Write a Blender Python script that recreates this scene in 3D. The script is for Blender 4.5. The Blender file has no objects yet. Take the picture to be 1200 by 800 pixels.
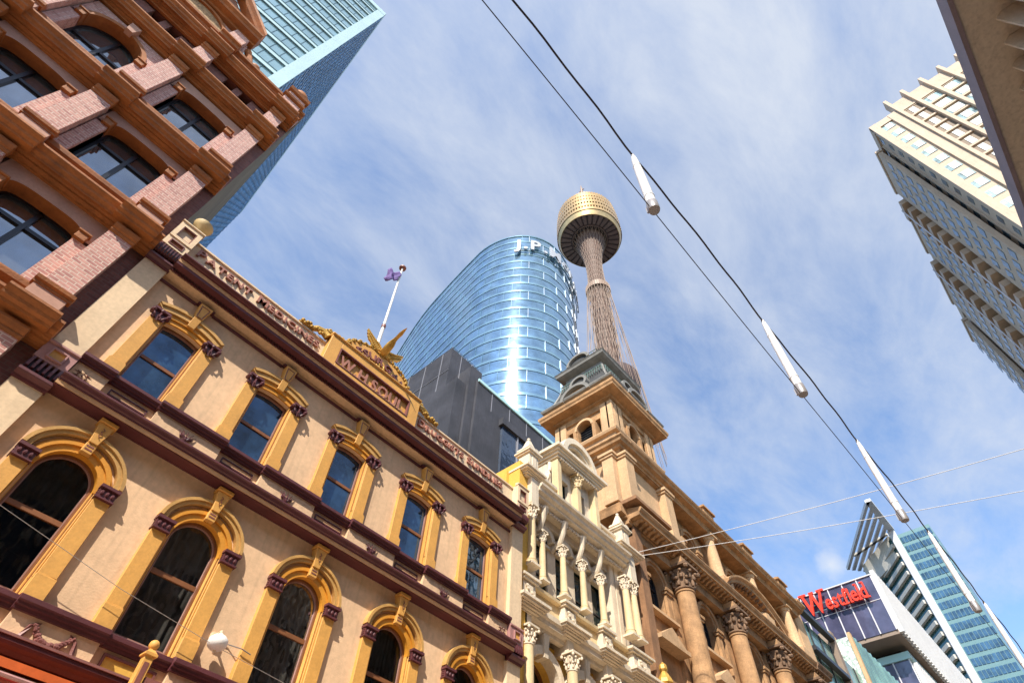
import bpy, bmesh, math, random
from mathutils import Vector, Matrix, noise
random.seed(7)
R = math.radians
PI = math.pi
# ---------------------------------------------------------------- camera, light, exposure
scene = bpy.context.scene
C = scene.collection
cam_data = bpy.data.cameras.new("camera")
cam = bpy.data.objects.new("camera", cam_data)
C.objects.link(cam)
cam_data.sensor_width = 36.0
cam_data.lens = 673.4 / 1200 * 36
cam_data.clip_start = 0.05
cam_data.clip_end = 20000
# columns: right, up, back in world axes (X along the street, Y into the left facades, Z up)
RX = ((0.65498281, 0.61820052, 0.43454072), (-0.75490993, 0.50999048, 0.41233567), (0.0332945, -0.59811188, 0.80072071))
right = Vector((RX[0][0], RX[1][0], RX[2][0])); down = Vector((RX[0][1], RX[1][1], RX[2][1])); fwd = Vector((RX[0][2], RX[1][2], RX[2][2]))
m = Matrix((right, -down, -fwd)).transposed().to_4x4()
cam.matrix_world = m
scene.camera = cam

world = bpy.data.worlds.new("World")
scene.world = world
world.use_nodes = True
SUN_EL, SUN_DIR = 43.0, Vector((0.637, 0.361, -0.681)).normalized()
SUN_ROT = math.atan2(-SUN_DIR.x, -SUN_DIR.y)
nt = world.node_tree
nt.nodes.clear()
wo = nt.nodes.new("ShaderNodeOutputWorld")
bg = nt.nodes.new("ShaderNodeBackground")
sky = nt.nodes.new("ShaderNodeTexSky")
sky.sky_type = 'NISHITA'; sky.sun_disc = False
sky.sun_elevation = R(SUN_EL); sky.sun_rotation = SUN_ROT
sky.air_density = 1.15; sky.dust_density = 0.5; sky.ozone_density = 2.2
tc = nt.nodes.new("ShaderNodeTexCoord")
def wnode(t, **kw):
    n = nt.nodes.new(t)
    for k, v in kw.items(): setattr(n, k, v)
    return n
def wlink(a, b): nt.links.new(a, b)
# high thin cloud: direction projected on a cloud plane, stretched noise
sep = wnode("ShaderNodeSeparateXYZ"); wlink(tc.outputs['Generated'], sep.inputs[0])
zc = wnode("ShaderNodeMath", operation='MAXIMUM'); wlink(sep.outputs[2], zc.inputs[0]); zc.inputs[1].default_value = 0.08
dx = wnode("ShaderNodeMath", operation='DIVIDE'); wlink(sep.outputs[0], dx.inputs[0]); wlink(zc.outputs[0], dx.inputs[1])
dy = wnode("ShaderNodeMath", operation='DIVIDE'); wlink(sep.outputs[1], dy.inputs[0]); wlink(zc.outputs[0], dy.inputs[1])
cmb = wnode("ShaderNodeCombineXYZ"); wlink(dx.outputs[0], cmb.inputs[0]); wlink(dy.outputs[0], cmb.inputs[1])
mp = wnode("ShaderNodeMapping"); wlink(cmb.outputs[0], mp.inputs[0]); mp.inputs['Rotation'].default_value = (0, 0, R(-38)); mp.inputs['Scale'].default_value = (1.0, 2.0, 1.0); mp.inputs['Location'].default_value = (3.1, 1.7, 0)
n1 = wnode("ShaderNodeTexNoise"); wlink(mp.outputs[0], n1.inputs['Vector']); n1.inputs['Scale'].default_value = 2.6; n1.inputs['Detail'].default_value = 9; n1.inputs['Roughness'].default_value = 0.64; n1.inputs['Distortion'].default_value = 0.25
n2 = wnode("ShaderNodeTexNoise"); wlink(cmb.outputs[0], n2.inputs['Vector']); n2.inputs['Scale'].default_value = 0.9; n2.inputs['Detail'].default_value = 3
# more veil towards the west side of the street (negative y)
vd = wnode("ShaderNodeVectorMath", operation='DOT_PRODUCT'); wlink(tc.outputs['Generated'], vd.inputs[0]); vd.inputs[1].default_value = (0.12, -0.22, 0.968)
grad = wnode("ShaderNodeMath", operation='MULTIPLY_ADD'); wlink(vd.outputs['Value'], grad.inputs[0]); grad.inputs[1].default_value = 0.75; grad.inputs[2].default_value = -0.57
a1 = wnode("ShaderNodeMath", operation='ADD'); wlink(n1.outputs[0], a1.inputs[0]); wlink(grad.outputs[0], a1.inputs[1])
a2 = wnode("ShaderNodeMath", operation='MULTIPLY_ADD'); wlink(n2.outputs[0], a2.inputs[0]); a2.inputs[1].default_value = 0.5; wlink(a1.outputs[0], a2.inputs[2])
mr = wnode("ShaderNodeMapRange"); wlink(a2.outputs[0], mr.inputs[0]); mr.inputs[1].default_value = 0.46; mr.inputs[2].default_value = 1.08; mr.inputs[3].default_value = 0.0; mr.inputs[4].default_value = 0.9
# one small puff of cloud low down the street
puff = Vector((1.0346, 0.1908, 0.5856)).normalized()
dp = wnode("ShaderNodeVectorMath", operation='DISTANCE'); wlink(tc.outputs['Generated'], dp.inputs[0]); dp.inputs[1].default_value = puff
n3 = wnode("ShaderNodeTexNoise"); wlink(tc.outputs['Generated'], n3.inputs['Vector']); n3.inputs['Scale'].default_value = 45; n3.inputs['Detail'].default_value = 5
pa = wnode("ShaderNodeMath", operation='MULTIPLY_ADD'); wlink(n3.outputs[0], pa.inputs[0]); pa.inputs[1].default_value = 0.022; wlink(dp.outputs['Value'], pa.inputs[2])
pm = wnode("ShaderNodeMapRange"); wlink(pa.outputs[0], pm.inputs[0]); pm.inputs[1].default_value = 0.014; pm.inputs[2].default_value = 0.034; pm.inputs[3].default_value = 0.75; pm.inputs[4].default_value = 0.0
mx = mr
CLOUD_COL = (3.05, 3.3, 3.75, 1)
tint = wnode("ShaderNodeMixRGB", blend_type='MULTIPLY'); tint.inputs[0].default_value = 1.0
wlink(sky.outputs[0], tint.inputs[1]); tint.inputs[2].default_value = (0.98, 1.06, 1.16, 1)
mix = wnode("ShaderNodeMixRGB"); wlink(mx.outputs[0], mix.inputs[0]); wlink(tint.outputs[0], mix.inputs[1]); mix.inputs[2].default_value = CLOUD_COL
mix2 = wnode("ShaderNodeMixRGB"); wlink(pm.outputs[0], mix2.inputs[0]); wlink(mix.outputs[0], mix2.inputs[1]); mix2.inputs[2].default_value = (3.5, 3.7, 4.0, 1)
wlink(mix2.outputs[0], bg.inputs['Color'])
bg.inputs['Strength'].default_value = 0.135
wlink(bg.outputs[0], wo.inputs[0])

sd = bpy.data.lights.new("sun", 'SUN'); sd.energy = 4.4; sd.angle = R(0.55); sd.color = (1.0, 0.93, 0.82)
so = bpy.data.objects.new("sun", sd); C.objects.link(so)
so.rotation_euler = SUN_DIR.to_track_quat('-Z', 'Y').to_euler()
so.location = (0, 0, 60)
scene.view_settings.view_transform = 'Standard'
scene.view_settings.look = 'None'
scene.view_settings.gamma = 1
scene.view_settings.exposure = 0.85
scene.view_settings.use_curve_mapping = False
scene.cycles.max_bounces = 6
scene.cycles.diffuse_bounces = 5
scene.cycles.glossy_bounces = 4

# ---------------------------------------------------------------- helpers
D = 12.0          # the left facades stand on the plane y = 12, eye height is z = 0
GZ = -1.6         # street level

def mat(name, col, rough=0.7, metal=0.0, var=0.12, vscale=1.3, bump=0.0, bscale=12.0, spec=0.5, fine=0.06, streak=0.0, tone=None):
    m = bpy.data.materials.new(name); m.use_nodes = True
    t = m.node_tree; p = t.nodes['Principled BSDF']
    p.inputs['Roughness'].default_value = rough; p.inputs['Metallic'].default_value = metal
    p.inputs['Specular IOR Level'].default_value = spec
    tcn = t.nodes.new("ShaderNodeTexCoord")
    last = None
    if var > 0:
        n = t.nodes.new("ShaderNodeTexNoise"); n.inputs['Scale'].default_value = vscale; n.inputs['Detail'].default_value = 8; n.inputs['Roughness'].default_value = 0.62
        t.links.new(tcn.outputs['Object'], n.inputs['Vector'])
        cr = t.nodes.new("ShaderNodeValToRGB")
        lo = tone if tone else tuple(c * (1 - var * 1.6) for c in col)
        cr.color_ramp.elements[0].position = 0.32; cr.color_ramp.elements[0].color = (*lo, 1)
        cr.color_ramp.elements[1].position = 0.68; cr.color_ramp.elements[1].color = (*[min(1, c * (1 + var * 0.5)) for c in col], 1)
        t.links.new(n.outputs['Fac'], cr.inputs[0])
        last = cr.outputs[0]
        if fine > 0:
            n2 = t.nodes.new("ShaderNodeTexNoise"); n2.inputs['Scale'].default_value = vscale * 14; n2.inputs['Detail'].default_value = 4
            t.links.new(tcn.outputs['Object'], n2.inputs['Vector'])
            mr_ = t.nodes.new("ShaderNodeMapRange"); mr_.inputs[1].default_value = 0.3; mr_.inputs[2].default_value = 0.7; mr_.inputs[3].default_value = 1 - fine * 1.5; mr_.inputs[4].default_value = 1 + fine
            t.links.new(n2.outputs['Fac'], mr_.inputs[0])
            vm = t.nodes.new("ShaderNodeVectorMath"); vm.operation = 'SCALE'
            t.links.new(last, vm.inputs[0]); t.links.new(mr_.outputs[0], vm.inputs['Scale'])
            last = vm.outputs[0]
        if streak > 0:   # rain streaks: noise squeezed along the vertical
            mpn = t.nodes.new("ShaderNodeMapping"); mpn.inputs['Scale'].default_value = (5, 5, 0.35)
            t.links.new(tcn.outputs['Object'], mpn.inputs[0])
            n3_ = t.nodes.new("ShaderNodeTexNoise"); n3_.inputs['Scale'].default_value = 1.6; n3_.inputs['Detail'].default_value = 5
            t.links.new(mpn.outputs[0], n3_.inputs['Vector'])
            mr2 = t.nodes.new("ShaderNodeMapRange"); mr2.inputs[1].default_value = 0.5; mr2.inputs[2].default_value = 0.72; mr2.inputs[3].default_value = 1; mr2.inputs[4].default_value = 1 - streak
            t.links.new(n3_.outputs['Fac'], mr2.inputs[0])
            vm2 = t.nodes.new("ShaderNodeVectorMath"); vm2.operation = 'SCALE'
            t.links.new(last, vm2.inputs[0]); t.links.new(mr2.outputs[0], vm2.inputs['Scale'])
            last = vm2.outputs[0]
        t.links.new(last, p.inputs['Base Color'])
    else:
        p.inputs['Base Color'].default_value = (*col, 1)
    if bump > 0:
        nb = t.nodes.new("ShaderNodeTexNoise"); nb.inputs['Scale'].default_value = bscale; nb.inputs['Detail'].default_value = 6
        t.links.new(tcn.outputs['Object'], nb.inputs['Vector'])
        bn = t.nodes.new("ShaderNodeBump"); bn.inputs['Strength'].default_value = bump; bn.inputs['Distance'].default_value = 0.02
        t.links.new(nb.outputs['Fac'], bn.inputs['Height']); t.links.new(bn.outputs[0], p.inputs['Normal'])
    return m

def brick_mat(name, c1, c2, mortar, bw=0.24, bh=0.095):
    m = bpy.data.materials.new(name); m.use_nodes = True
    t = m.node_tree; p = t.nodes['Principled BSDF']; p.inputs['Roughness'].default_value = 0.85
    g = t.nodes.new("ShaderNodeTexCoord"); s = t.nodes.new("ShaderNodeSeparateXYZ"); t.links.new(g.outputs['Object'], s.inputs[0])
    ad = t.nodes.new("ShaderNodeMath"); ad.operation = 'ADD'; t.links.new(s.outputs[0], ad.inputs[0]); t.links.new(s.outputs[1], ad.inputs[1])
    cb = t.nodes.new("ShaderNodeCombineXYZ"); t.links.new(ad.outputs[0], cb.inputs[0]); t.links.new(s.outputs[2], cb.inputs[1])
    b = t.nodes.new("ShaderNodeTexBrick"); t.links.new(cb.outputs[0], b.inputs['Vector'])
    b.inputs['Scale'].default_value = 1.0; b.inputs['Brick Width'].default_value = bw; b.inputs['Row Height'].default_value = bh
    b.inputs['Mortar Size'].default_value = 0.011; b.inputs['Mortar Smooth'].default_value = 0.2; b.inputs['Bias'].default_value = -0.2
    b.inputs['Color1'].default_value = (*c1, 1); b.inputs['Color2'].default_value = (*c2, 1); b.inputs['Mortar'].default_value = (*mortar, 1)
    n = t.nodes.new("ShaderNodeTexNoise"); n.inputs['Scale'].default_value = 9; n.inputs['Detail'].default_value = 5; t.links.new(g.outputs['Object'], n.inputs['Vector'])
    mr_ = t.nodes.new("ShaderNodeMapRange"); mr_.inputs[1].default_value = 0.3; mr_.inputs[2].default_value = 0.7; mr_.inputs[3].default_value = 0.85; mr_.inputs[4].default_value = 1.08
    t.links.new(n.outputs['Fac'], mr_.inputs[0])
    vm = t.nodes.new("ShaderNodeVectorMath"); vm.operation = 'SCALE'; t.links.new(b.outputs['Color'], vm.inputs[0]); t.links.new(mr_.outputs[0], vm.inputs['Scale'])
    t.links.new(vm.outputs[0], p.inputs['Base Color'])
    bn = t.nodes.new("ShaderNodeBump"); bn.inputs['Strength'].default_value = 0.5; bn.inputs['Distance'].default_value = 0.008; bn.invert = True
    t.links.new(b.outputs['Fac'], bn.inputs['Height']); t.links.new(bn.outputs[0], p.inputs['Normal'])
    return m

def glass_mat(name, col, rough=0.03, metal=0.0, wav=0.02, wscale=1.2, spec=0.8, var=0.25, vscale=0.5):
    m = mat(name, col, rough=rough, metal=metal, var=var, vscale=vscale, fine=0, spec=spec)
    t = m.node_tree; p = t.nodes['Principled BSDF']
    g = t.nodes.new("ShaderNodeTexCoord")
    nb = t.nodes.new("ShaderNodeTexNoise"); nb.inputs['Scale'].default_value = wscale; nb.inputs['Detail'].default_value = 2
    t.links.new(g.outputs['Object'], nb.inputs['Vector'])
    bn = t.nodes.new("ShaderNodeBump"); bn.inputs['Strength'].default_value = 1; bn.inputs['Distance'].default_value = wav
    t.links.new(nb.outputs['Fac'], bn.inputs['Height']); t.links.new(bn.outputs[0], p.inputs['Normal'])
    return m

class MB:
    def __init__(s): s.v = []; s.f = []
    def add(s, vs, fs):
        o = len(s.v); s.v += [tuple(v) for v in vs]; s.f += [tuple(i + o for i in f) for f in fs]; return s
    def box(s, x0, x1, y0, y1, z0, z1):
        if x0 > x1: x0, x1 = x1, x0
        if y0 > y1: y0, y1 = y1, y0
        if z0 > z1: z0, z1 = z1, z0
        return s.add([(x0,y0,z0),(x1,y0,z0),(x1,y1,z0),(x0,y1,z0),(x0,y0,z1),(x1,y0,z1),(x1,y1,z1),(x0,y1,z1)],
                     [(3,2,1,0),(4,5,6,7),(0,1,5,4),(1,2,6,5),(2,3,7,6),(3,0,4,7)])
    def loops(s, loops, cap=True, closed=False):
        n = len(loops[0]); vs = [p for l in loops for p in l]; fs = []
        K = len(loops)
        for k in range(K if closed else K - 1):
            a = k * n; b = ((k + 1) % K) * n
            for i in range(n):
                j = (i + 1) % n
                fs.append((a + i, a + j, b + j, b + i))
        if cap and not closed:
            fs.append(tuple(range(n))[::-1]); fs.append(tuple((K - 1) * n + i for i in range(n)))
        return s.add(vs, fs)
    def mould(s, x0, x1, prof, back=None):
        """profile of (projection, z) pairs swept along the street, closed at the wall"""
        b = min(p[0] for p in prof) - 0.05 if back is None else back
        pts = [(b, prof[0][1])] + list(prof) + [(b, prof[-1][1])]
        return s.loops([[(x0, D - o, z) for o, z in pts], [(x1, D - o, z) for o, z in pts]])
    def mouldy(s, y0, y1, x, prof, sgn=-1):
        """profile swept along Y on a wall at x, projecting towards sgn*x"""
        b = min(p[0] for p in prof) - 0.05
        pts = [(b, prof[0][1])] + list(prof) + [(b, prof[-1][1])]
        return s.loops([[(x + sgn * o, y0, z) for o, z in pts], [(x + sgn * o, y1, z) for o, z in pts]])
    def prism(s, pts, y0, y1):
        """xz outline extruded in y"""
        return s.loops([[(x, y0, z) for x, z in pts], [(x, y1, z) for x, z in pts]])
    def prismx(s, pts, x0, x1):
        return s.loops([[(x0, y, z) for y, z in pts], [(x1, y, z) for y, z in pts]])
    def prismz(s, pts, z0, z1):
        return s.loops([[(x, y, z0) for x, y in pts], [(x, y, z1) for x, y in pts]])
    def lathe(s, cx, cy, prof, n=16, cap=True):
        return s.loops([[(cx + r * math.cos(2*PI*i/n), cy + r * math.sin(2*PI*i/n), z) for i in range(n)] for r, z in prof], cap=cap)
    def tube(s, pts, r, n=6, r2=None):
        pts = [Vector(p) for p in pts]; L = []
        for k, p in enumerate(pts):
            d = (pts[min(k+1, len(pts)-1)] - pts[max(k-1, 0)]).normalized()
            a = d.cross(Vector((0.31, 0.17, 1.0)) if abs(d.z) < 0.95 else Vector((1, 0, 0))).normalized(); b = d.cross(a)
            rr = r if r2 is None else r + (r2 - r) * k / (len(pts) - 1)
            L.append([p + a * rr * math.cos(2*PI*i/n) + b * rr * math.sin(2*PI*i/n) for i in range(n)])
        return s.loops(L)
    def arc(s, cx, cz, r0, r1, y0, y1, a0=0, a1=180, n=20, ex=1.0, ez=1.0):
        """ring segment in the xz plane between radii r0 < r1, from y0 to y1"""
        L = []
        for k in range(n + 1):
            a = R(a0 + (a1 - a0) * k / n); c, q = math.cos(a), math.sin(a)
            L.append([(cx + r0*c*ex, y0, cz + r0*q*ez), (cx + r1*c*ex, y0, cz + r1*q*ez), (cx + r1*c*ex, y1, cz + r1*q*ez), (cx + r0*c*ex, y1, cz + r0*q*ez)])
        return s.loops(L)
    def arcy(s, cy, cz, r0, r1, x0, x1, a0=0, a1=180, n=16):
        L = []
        for k in range(n + 1):
            a = R(a0 + (a1 - a0) * k / n); c, q = math.cos(a), math.sin(a)
            L.append([(x0, cy + r0*c, cz + r0*q), (x0, cy + r1*c, cz + r1*q), (x1, cy + r1*c, cz + r1*q), (x1, cy + r0*c, cz + r0*q)])
        return s.loops(L)
    def blob(s, x, y, z, rx, ry=None, rz=None, n=8, k=5):
        ry = ry or rx; rz = rz or rx
        return s.loops([[(x + rx*math.sin(PI*j/k)*math.cos(2*PI*i/n), y + ry*math.sin(PI*j/k)*math.sin(2*PI*i/n), z - rz*math.cos(PI*j/k)) for i in range(n)] for j in range(1, k)])
    def obj(s, name, material, parent=None, smooth=False, bevel=0.0):
        me = bpy.data.meshes.new(name); me.from_pydata(s.v, [], s.f); me.update()
        bmx = bmesh.new(); bmx.from_mesh(me); bmesh.ops.recalc_face_normals(bmx, faces=bmx.faces)
        bmx.to_mesh(me); bmx.free()
        if smooth:
            me.polygons.foreach_set('use_smooth', [True] * len(me.polygons))
            me.set_sharp_from_angle(angle=R(38))
        mm = material if isinstance(material, (list, tuple)) else [material]
        for q in mm: me.materials.append(q)
        o = bpy.data.objects.new(name, me); C.objects.link(o)
        if bevel > 0:
            b = o.modifiers.new("bevel", 'BEVEL'); b.width = bevel; b.segments = 1; b.limit_method = 'ANGLE'; b.angle_limit = R(40)
        if parent is not None:
            o.parent = parent
            anc = parent; off = Vector((0, 0, 0))
            while anc is not None: off += anc.location; anc = anc.parent
            o.location = -off
        return o

def tag(o, label=None, cat=None, group=None, kind=None):
    if label: o['label'] = label
    if cat: o['category'] = cat
    if group: o['group'] = group
    if kind: o['kind'] = kind
    return o
def thing(name, label, cat, loc=(0, 0, 0), group=None):
    o = bpy.data.objects.new(name, None); o.empty_display_size = 0.5; C.objects.link(o); o.location = loc
    return tag(o, label, cat, group)
def many(name, boxes, material, parent, cap=100, eye=(0, 0, 0)):
    """one part per box for the nearest ones, the rest as one piece"""
    e = Vector(eye)
    def sz(b):
        c = Vector(((b[0]+b[1])/2, (b[2]+b[3])/2, (b[4]+b[5])/2)); return (c - e).length
    bs = sorted(boxes, key=sz)
    for b in bs[:cap]: MB().box(*b).obj(name, material, parent)
    if len(bs) > cap:
        mb = MB()
        for b in bs[cap:]: mb.box(*b)
        tag(mb.obj(name, material, parent), kind='stuff')

_fc = {}
def glyph(ch, bold=0.0, ext=0.02):
    key = (ch, bold, ext)
    if key not in _fc:
        cu = bpy.data.curves.new("glyph", 'FONT'); cu.body = ch; cu.size = 1.4; cu.offset = bold; cu.extrude = ext; cu.resolution_u = 3
        o = bpy.data.objects.new("glyph", cu); C.objects.link(o)
        dg = bpy.context.evaluated_depsgraph_get(); me = o.evaluated_get(dg).to_mesh()
        vs = [tuple(v.co) for v in me.vertices]; fs = [tuple(p.vertices) for p in me.polygons]
        o.evaluated_get(dg).to_mesh_clear(); bpy.data.objects.remove(o); bpy.data.curves.remove(cu)
        _fc[key] = (vs, fs)
    return _fc[key]
def lettering(mb, s, place, size, bold=0.02, ext=0.03, wide=1.0, gap=0.12, small=0.8, smallcaps=False):
    """place(t, h, depth) -> world point; t runs along the line, h up"""
    t = 0; first = True
    for ch in s:
        if ch == ' ': t += 0.5 * size; first = True; continue
        k = size if (first or not smallcaps) else size * small
        first = False
        vs, fs = glyph(ch, bold, ext)
        x0 = min(v[0] for v in vs); x1 = max(v[0] for v in vs)
        mb.add([place(t + (v[0] - x0) * k * wide, v[1] * k, v[2]) for v in vs], fs)
        t += (x1 - x0) * k * wide + gap * size
    return t
def line_len(s, size, bold=0.02, ext=0.03, wide=1.0, gap=0.12, small=0.8, smallcaps=False):
    return lettering(MB(), s, lambda a, b, c: (a, b, c), size, bold, ext, wide, gap, small, smallcaps)

def wall_openings(mb, x0, x1, z0, z1, y, yb, ops):
    """front wall sheet at y with openings; each op: (cx, halfwidth, zsill, zspring, kind, rise). Reveals run back to yb."""
    ops = sorted(ops, key=lambda o: o[0]); x = x0
    for (cx, hw, zs, zp, kind, rise) in ops:
        a, b = cx - hw, cx + hw
        mb.add([(x,y,z0),(a,y,z0),(a,y,z1),(x,y,z1)], [(0,1,2,3)])
        mb.add([(a,y,z0),(b,y,z0),(b,y,zs),(a,y,zs)], [(0,1,2,3)])
        top = arch_pts(cx, hw, zp, kind, rise)
        for i in range(len(top) - 1):
            p, q = top[i], top[i+1]
            mb.add([(p[0],y,p[1]),(q[0],y,q[1]),(q[0],y,z1),(p[0],y,z1)], [(0,1,2,3)])
            mb.add([(p[0],y,p[1]),(q[0],y,q[1]),(q[0],yb,q[1]),(p[0],yb,p[1])], [(0,1,2,3)])
        mb.add([(a,y,zs),(a,y,zp),(a,yb,zp),(a,yb,zs)], [(0,1,2,3)]); mb.add([(b,y,zs),(b,y,zp),(b,yb,zp),(b,yb,zs)], [(0,1,2,3)])
        mb.add([(a,y,zs),(b,y,zs),(b,yb,zs),(a,yb,zs)], [(0,1,2,3)])
        x = b
    mb.add([(x,y,z0),(x1,y,z0),(x1,y,z1),(x,y,z1)], [(0,1,2,3)])
def arch_pts(cx, hw, zp, kind, rise, n=16):
    if kind == 'round':
        return [(cx - hw*math.cos(PI*i/n), zp + rise*math.sin(PI*i/n)) for i in range(n+1)]
    if kind == 'seg':
        rad = (hw*hw + rise*rise) / (2*rise); t = math.asin(hw/rad)
        return [(cx + rad*math.sin(-t + 2*t*i/n), zp + rad*math.cos(-t + 2*t*i/n) - (rad - rise)) for i in range(n+1)]
    # 'soft': flat head with rounded shoulders
    P = []
    for i in range(n+1):
        a = PI*i/n; c, q = math.cos(a), math.sin(a)
        P.append((cx - hw*math.copysign(abs(c)**0.55, c), zp + rise*abs(q)**0.55))
    return P
def outline(cx, hw, zs, zp, kind, rise, n=16):
    return [(cx - hw, zs)] + arch_pts(cx, hw, zp, kind, rise, n) + [(cx + hw, zs)]
def frame_ring(mb, o1, o2, y0, y1):
    """closed frame between two outlines with equal point counts"""
    L = [[(a[0], y0, a[1]), (b[0], y0, b[1]), (b[0], y1, b[1]), (a[0], y1, a[1])] for a, b in zip(o1, o2)]
    mb.loops(L, closed=True)
def pane(mb, pts, y):
    n = len(pts); mb.add([(x, y, z) for x, z in pts], [tuple(range(n))])
def capital(mb, x, y, z0, h, r, n=10):
    """leafy capital: bell, two tiers of curling leaves, corner scrolls and a square top"""
    mb.lathe(x, y, [(r*1.0, z0), (r*1.12, z0+h*0.04), (r*1.12, z0+h*0.09), (r*0.98, z0+h*0.1), (r*.98, z0+h*0.5), (r*1.15, z0+h*0.84)], n=12)
    for tier, (zz, rr) in enumerate(((0.27, 1.1), (0.56, 1.18))):
        for i in range(8):
            a = 2*PI*(i + 0.5*tier)/8
            mb.blob(x + rr*r*math.cos(a), y + rr*r*math.sin(a), z0+h*zz, r*0.24, r*0.24, h*0.17, n=6, k=4)
            mb.blob(x + (rr+.28)*r*math.cos(a), y + (rr+.28)*r*math.sin(a), z0+h*(zz+.13), r*0.22, r*0.22, h*0.065, n=6, k=4)
    for sx in (-1, 1):
        for sy in (-1, 1):
            mb.blob(x + sx*r*1.32, y + sy*r*1.32, z0+h*0.79, r*0.3, r*0.3, h*0.1, n=7, k=4)
    a = r*1.42
    mb.box(x-a, x+a, y-a, y+a, z0+h*0.9, z0+h)
def copy_tree(o, parent=None):
    c = o.copy(); C.objects.link(c); c.parent = parent
    for ch in [q for q in bpy.data.objects if q.parent == o]: copy_tree(ch, c)
    return c
# ---------------------------------------------------------------- materials
M = {}
M['cream'] = mat('cream_stucco', (0.74, 0.49, 0.29), 0.85, var=0.10, vscale=0.7, bump=0.25, bscale=30, streak=0.15)
M['creamlight'] = mat('pale_stucco', (0.74, 0.55, 0.35), 0.85, var=0.07, vscale=0.9, bump=0.2, bscale=30, streak=0.08)
M['ochre'] = mat('ochre_paint', (0.66, 0.335, 0.075), 0.6, var=0.10, vscale=1.6, bump=0.15, bscale=25, streak=0.08)
M['letterpink'] = mat('faded_red_letter_paint', (0.40, 0.17, 0.115), 0.6, var=0.2, vscale=4)
M['tan'] = mat('tan_paint', (0.62, 0.35, 0.165), 0.7, var=0.12, vscale=1.5, bump=0.2, bscale=25, streak=.1)
M['hood'] = mat('shaded_ochre_paint', (0.54, 0.30, 0.085), 0.65, var=0.18, vscale=2.2, bump=0.2, bscale=25, streak=.15)  # same ochre paint, darkened to hold the shade on the arch hoods
M['orange'] = mat('bounce_lit_ochre_paint', (0.62, 0.26, 0.02), 0.6, var=0.12, vscale=2.0, bump=0.15, bscale=25)  # same ochre paint, warm bounced light put into its colour for arch soffits
M['maroon'] = mat('maroon_paint', (0.105, 0.026, 0.03), 0.5, var=0.18, vscale=2.0, bump=0.2, bscale=30)
M['maroonlight'] = mat('worn_maroon_paint', (0.22, 0.075, 0.06), 0.5, var=0.2, vscale=3.0, bump=0.3, bscale=30)
M['pinkish'] = mat('dusty_pink_paint', (0.40, 0.20, 0.18), 0.6, var=0.12, vscale=3.0)
M['gold'] = mat('gold_leaf', (0.60, 0.35, 0.07), 0.45, metal=0.4, var=0.2, vscale=6, bump=0.5, bscale=25)
M['yellow'] = mat('yellow_render', (0.72, 0.42, 0.07), 0.8, var=0.08, vscale=1.0, bump=0.2, bscale=20, streak=0.1)
M['winframe'] = mat('brown_window_frame', (0.22, 0.085, 0.03), 0.5, var=0.15, vscale=4)
M['winpink'] = mat('window_bead', (0.34, 0.18, 0.14), 0.5, var=0.15, vscale=4)
M['glass'] = glass_mat('dark_window_glass', (0.035, 0.085, 0.16), 0.02, metal=0.55, wav=0.008, wscale=1.3, spec=1.0, var=.5, vscale=1.1)
M['blackglass'] = glass_mat('black_window_glass', (0.008, 0.008, 0.009), 0.06, wav=0.012, wscale=1.3, spec=0.5)
M['redbrown'] = mat('red_brown_stone', (0.37, 0.125, 0.028), 0.7, var=0.22, vscale=1.5, bump=0.4, bscale=18, streak=0.2)
M['brownsoffit'] = mat('brown_render', (0.36, 0.14, 0.05), 0.8, var=0.15, vscale=1.0, bump=0.2, bscale=15)
M['pinkrender'] = mat('pinkish_render', (0.50, 0.28, 0.20), 0.85, var=0.12, vscale=1.2, bump=0.2, bscale=15)
M['brick'] = brick_mat('pink_brick', (0.56, 0.29, 0.235), (0.36, 0.15, 0.13), (0.62, 0.47, 0.38))
M['brickdark'] = brick_mat('dark_brick', (0.24, 0.10, 0.08), (0.16, 0.065, 0.06), (0.2, 0.12, 0.1))
M['blackframe'] = mat('black_window_frame', (0.012, 0.014, 0.02), 0.35, var=0.1, vscale=3)
M['greywall'] = mat('grey_party_wall', (0.17, 0.165, 0.12), 0.9, var=0.2, vscale=0.35, bump=0.2, bscale=5, streak=0.3)
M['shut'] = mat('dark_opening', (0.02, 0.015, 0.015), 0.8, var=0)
M['skyglass'] = glass_mat('tall_window_glass', (0.34, 0.36, 0.38), 0.03, metal=0.8, wav=0.006, spec=1.0)
M['roughcast'] = mat('rough_tan_stone', (0.45, 0.28, 0.14), 0.9, var=0.35, vscale=9, bump=1.0, bscale=25)
M['blind'] = mat('curtain_fabric', (0.16, 0.14, 0.12), 0.8, var=0.3, vscale=2)
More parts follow.
